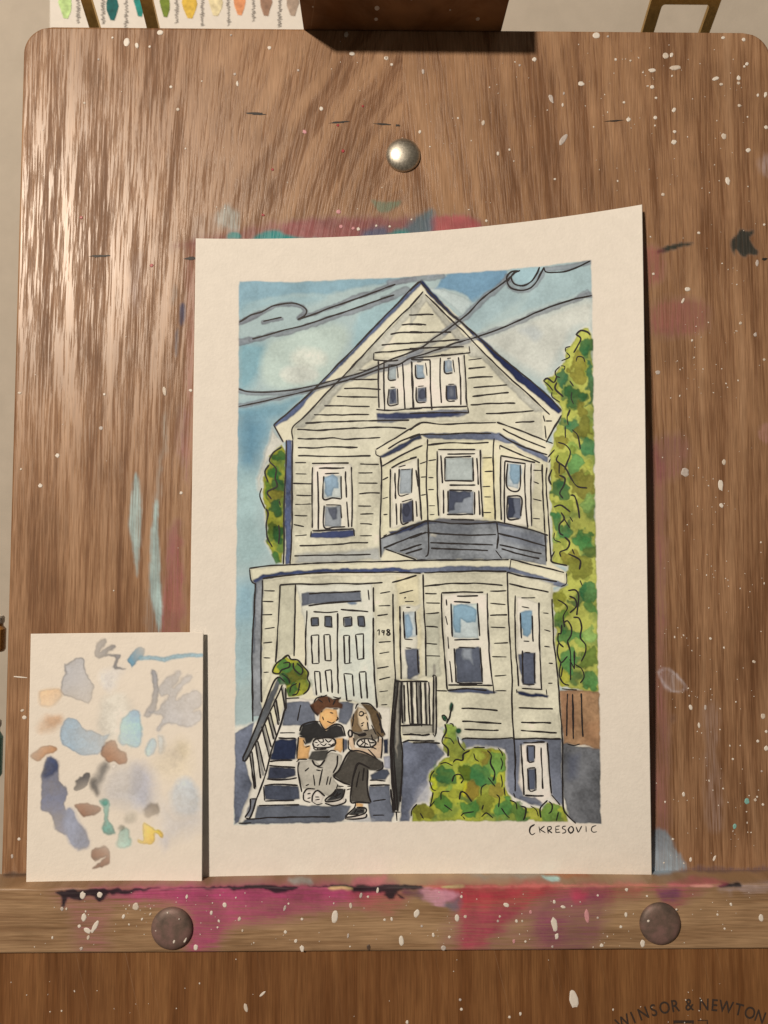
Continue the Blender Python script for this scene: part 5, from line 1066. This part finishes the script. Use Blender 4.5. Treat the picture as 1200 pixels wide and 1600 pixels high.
# brass wall brackets: flat looped strap leaning out from the wall
N = NT('aged_brass'); tc = N.n('ShaderNodeTexCoord'); f = N.noise(tc.outputs['Object'], 500, 4, .6)
N.put(N.b.inputs['Base Color'], N.ramp(f, [(0.3, (.46, .30, .10)), (0.7, (.62, .43, .16))])); N.b.inputs['Metallic'].default_value = 0.9
N.put(N.b.inputs['Roughness'], N.mt('MULTIPLY_ADD', f, .2, .28)); BRASS = N.m
def bracket(px0, px1, b0, b1, top, label):
    lo = np.array([hit(px0, 52, -60), hit(px1, 52, -60)]); X0, X1 = lo[:, 0]; Y0 = lo[0, 1]; Z0 = -60 * U
    dirv = np.array([0, 25.0, 50.0]); dirv /= np.linalg.norm(dirv); nv_ = np.array([0, -50.0, 25.0]); nv_ /= np.linalg.norm(nv_)
    def pt(a, b_, n_=0): return np.array([a, Y0, Z0]) + dirv * b_ * U + nv_ * n_ * U
    r = 5
    inner = [(X0 + b0 * U, -330)] + [(X1 - b1 * U, -330)]
    arc1 = [(X1 - (b1 + r - r * math.cos(a)) * U, top - r + r * math.sin(a)) for a in np.linspace(0, math.pi / 2, 6)]
    arc0 = [(X0 + (b0 + r - r * math.sin(a)) * U, top - r + r * math.cos(a)) for a in np.linspace(0, math.pi / 2, 6)]
    inn = inner[1:] + arc1 + arc0 + inner[:1]
    out = [(X1, -330)] + [(X1, top * k / 5 + 16 * k / 5) for k in range(1, 5)] + [(X1, top + 16)] + [(X0 + (X1 - X0) * k / 3, top + 16) for k in (2, 1)] + [(X0, top + 16)] + [(X0, (top + 16) * k / 5) for k in (4, 3, 2, 1)] + [(X0, -330)]
    m_ = len(inn); out = [out[0]] + [tuple(np.array(out)[int(round(i * (len(out) - 1) / (m_ - 1)))]) for i in range(1, m_ - 1)] + [out[-1]]
    V_ = [pt(a, b_, 0) for a, b_ in inn] + [pt(a, b_, 0) for a, b_ in out] + [pt(a, b_, -9) for a, b_ in inn] + [pt(a, b_, -9) for a, b_ in out]
    F_ = []
    for i in range(m_ - 1):
        F_ += [(i, m_ + i, m_ + i + 1, i + 1), (2 * m_ + i + 1, 3 * m_ + i + 1, 3 * m_ + i, 2 * m_ + i), (i, i + 1, 2 * m_ + i + 1, 2 * m_ + i), (m_ + i + 1, m_ + i, 3 * m_ + i, 3 * m_ + i + 1)]
    th = thing('brass_bracket', label, 'bracket', pt((X0 + X1) / 2, -330), 'brass brackets behind the board')
    mesh_obj('strap', V_, F_, BRASS, th)
    V_ = []
    for a in (X0, X1):
        for b_ in (-326, -340):
            for n_ in (2, -11): V_.append(pt(a + (-3 * U if a == X0 else 3 * U), b_, n_))
    mesh_obj('foot', V_, [(0, 1, 3, 2), (4, 6, 7, 5), (0, 4, 5, 1), (2, 3, 7, 6), (0, 2, 6, 4), (1, 5, 7, 3)], BRASS, th)
bracket(1003, 1108, 20, 16, 46, 'gold bracket behind the right corner of the board')
bracket(142, 250, 17, 20, 74, 'gold bracket in front of the paint chart, behind the board')

# two small things on the shelf to the left, just showing past the board
def lathe(name, cx, cy, cz, prof_, mat, parent, ns=28):
    V_, F_ = [], []
    for r, h in prof_:
        for k in range(ns):
            a = 2 * math.pi * k / ns; V_.append((cx + r * math.cos(a), cy + h, cz + r * math.sin(a)))
    for i in range(len(prof_) - 1):
        for k in range(ns): F_.append((i * ns + k, (i + 1) * ns + k, (i + 1) * ns + (k + 1) % ns, i * ns + (k + 1) % ns))
    F_ += [tuple(range(ns)), tuple(range(len(V_) - 1, len(V_) - ns - 1, -1))]
    return mesh_obj(name, V_, F_, mat, parent, smooth=False)
for px_, py_, rr_, hh_, c, lab, cat in ((-14, 1018, 22, 46, (.50, .24, .06), 'blurred orange-brown jar peeping past the left edge of the board', 'jar'), (-24, 1215, 26, 80, (.12, .42, .40), 'blurred teal pot peeping past the lower left edge of the board', 'pot')):
    c0 = hit(px_, py_, -90)
    th = thing('paint_jar' if cat == 'jar' else 'paint_pot', lab, cat, c0)
    k = U
    lathe('body', c0[0], c0[1], c0[2], [(rr_ * .9 * k, 0), (rr_ * k, 4 * k), (rr_ * k, hh_ * .8 * k), (rr_ * .8 * k, hh_ * .92 * k), (rr_ * .8 * k, hh_ * k)], plain(cat + '_glaze', c, .4), th)
    lathe('lid', c0[0], c0[1] + hh_ * k, c0[2], [(rr_ * .84 * k, .4 * k), (rr_ * .88 * k, 3 * k), (rr_ * .88 * k, 10 * k), (rr_ * .8 * k, 13 * k)], plain(cat + '_lid', (.72, .68, .62), .5), th)
for o in bpy.data.objects:
    if '_b' in o.keys(): del o['_b']
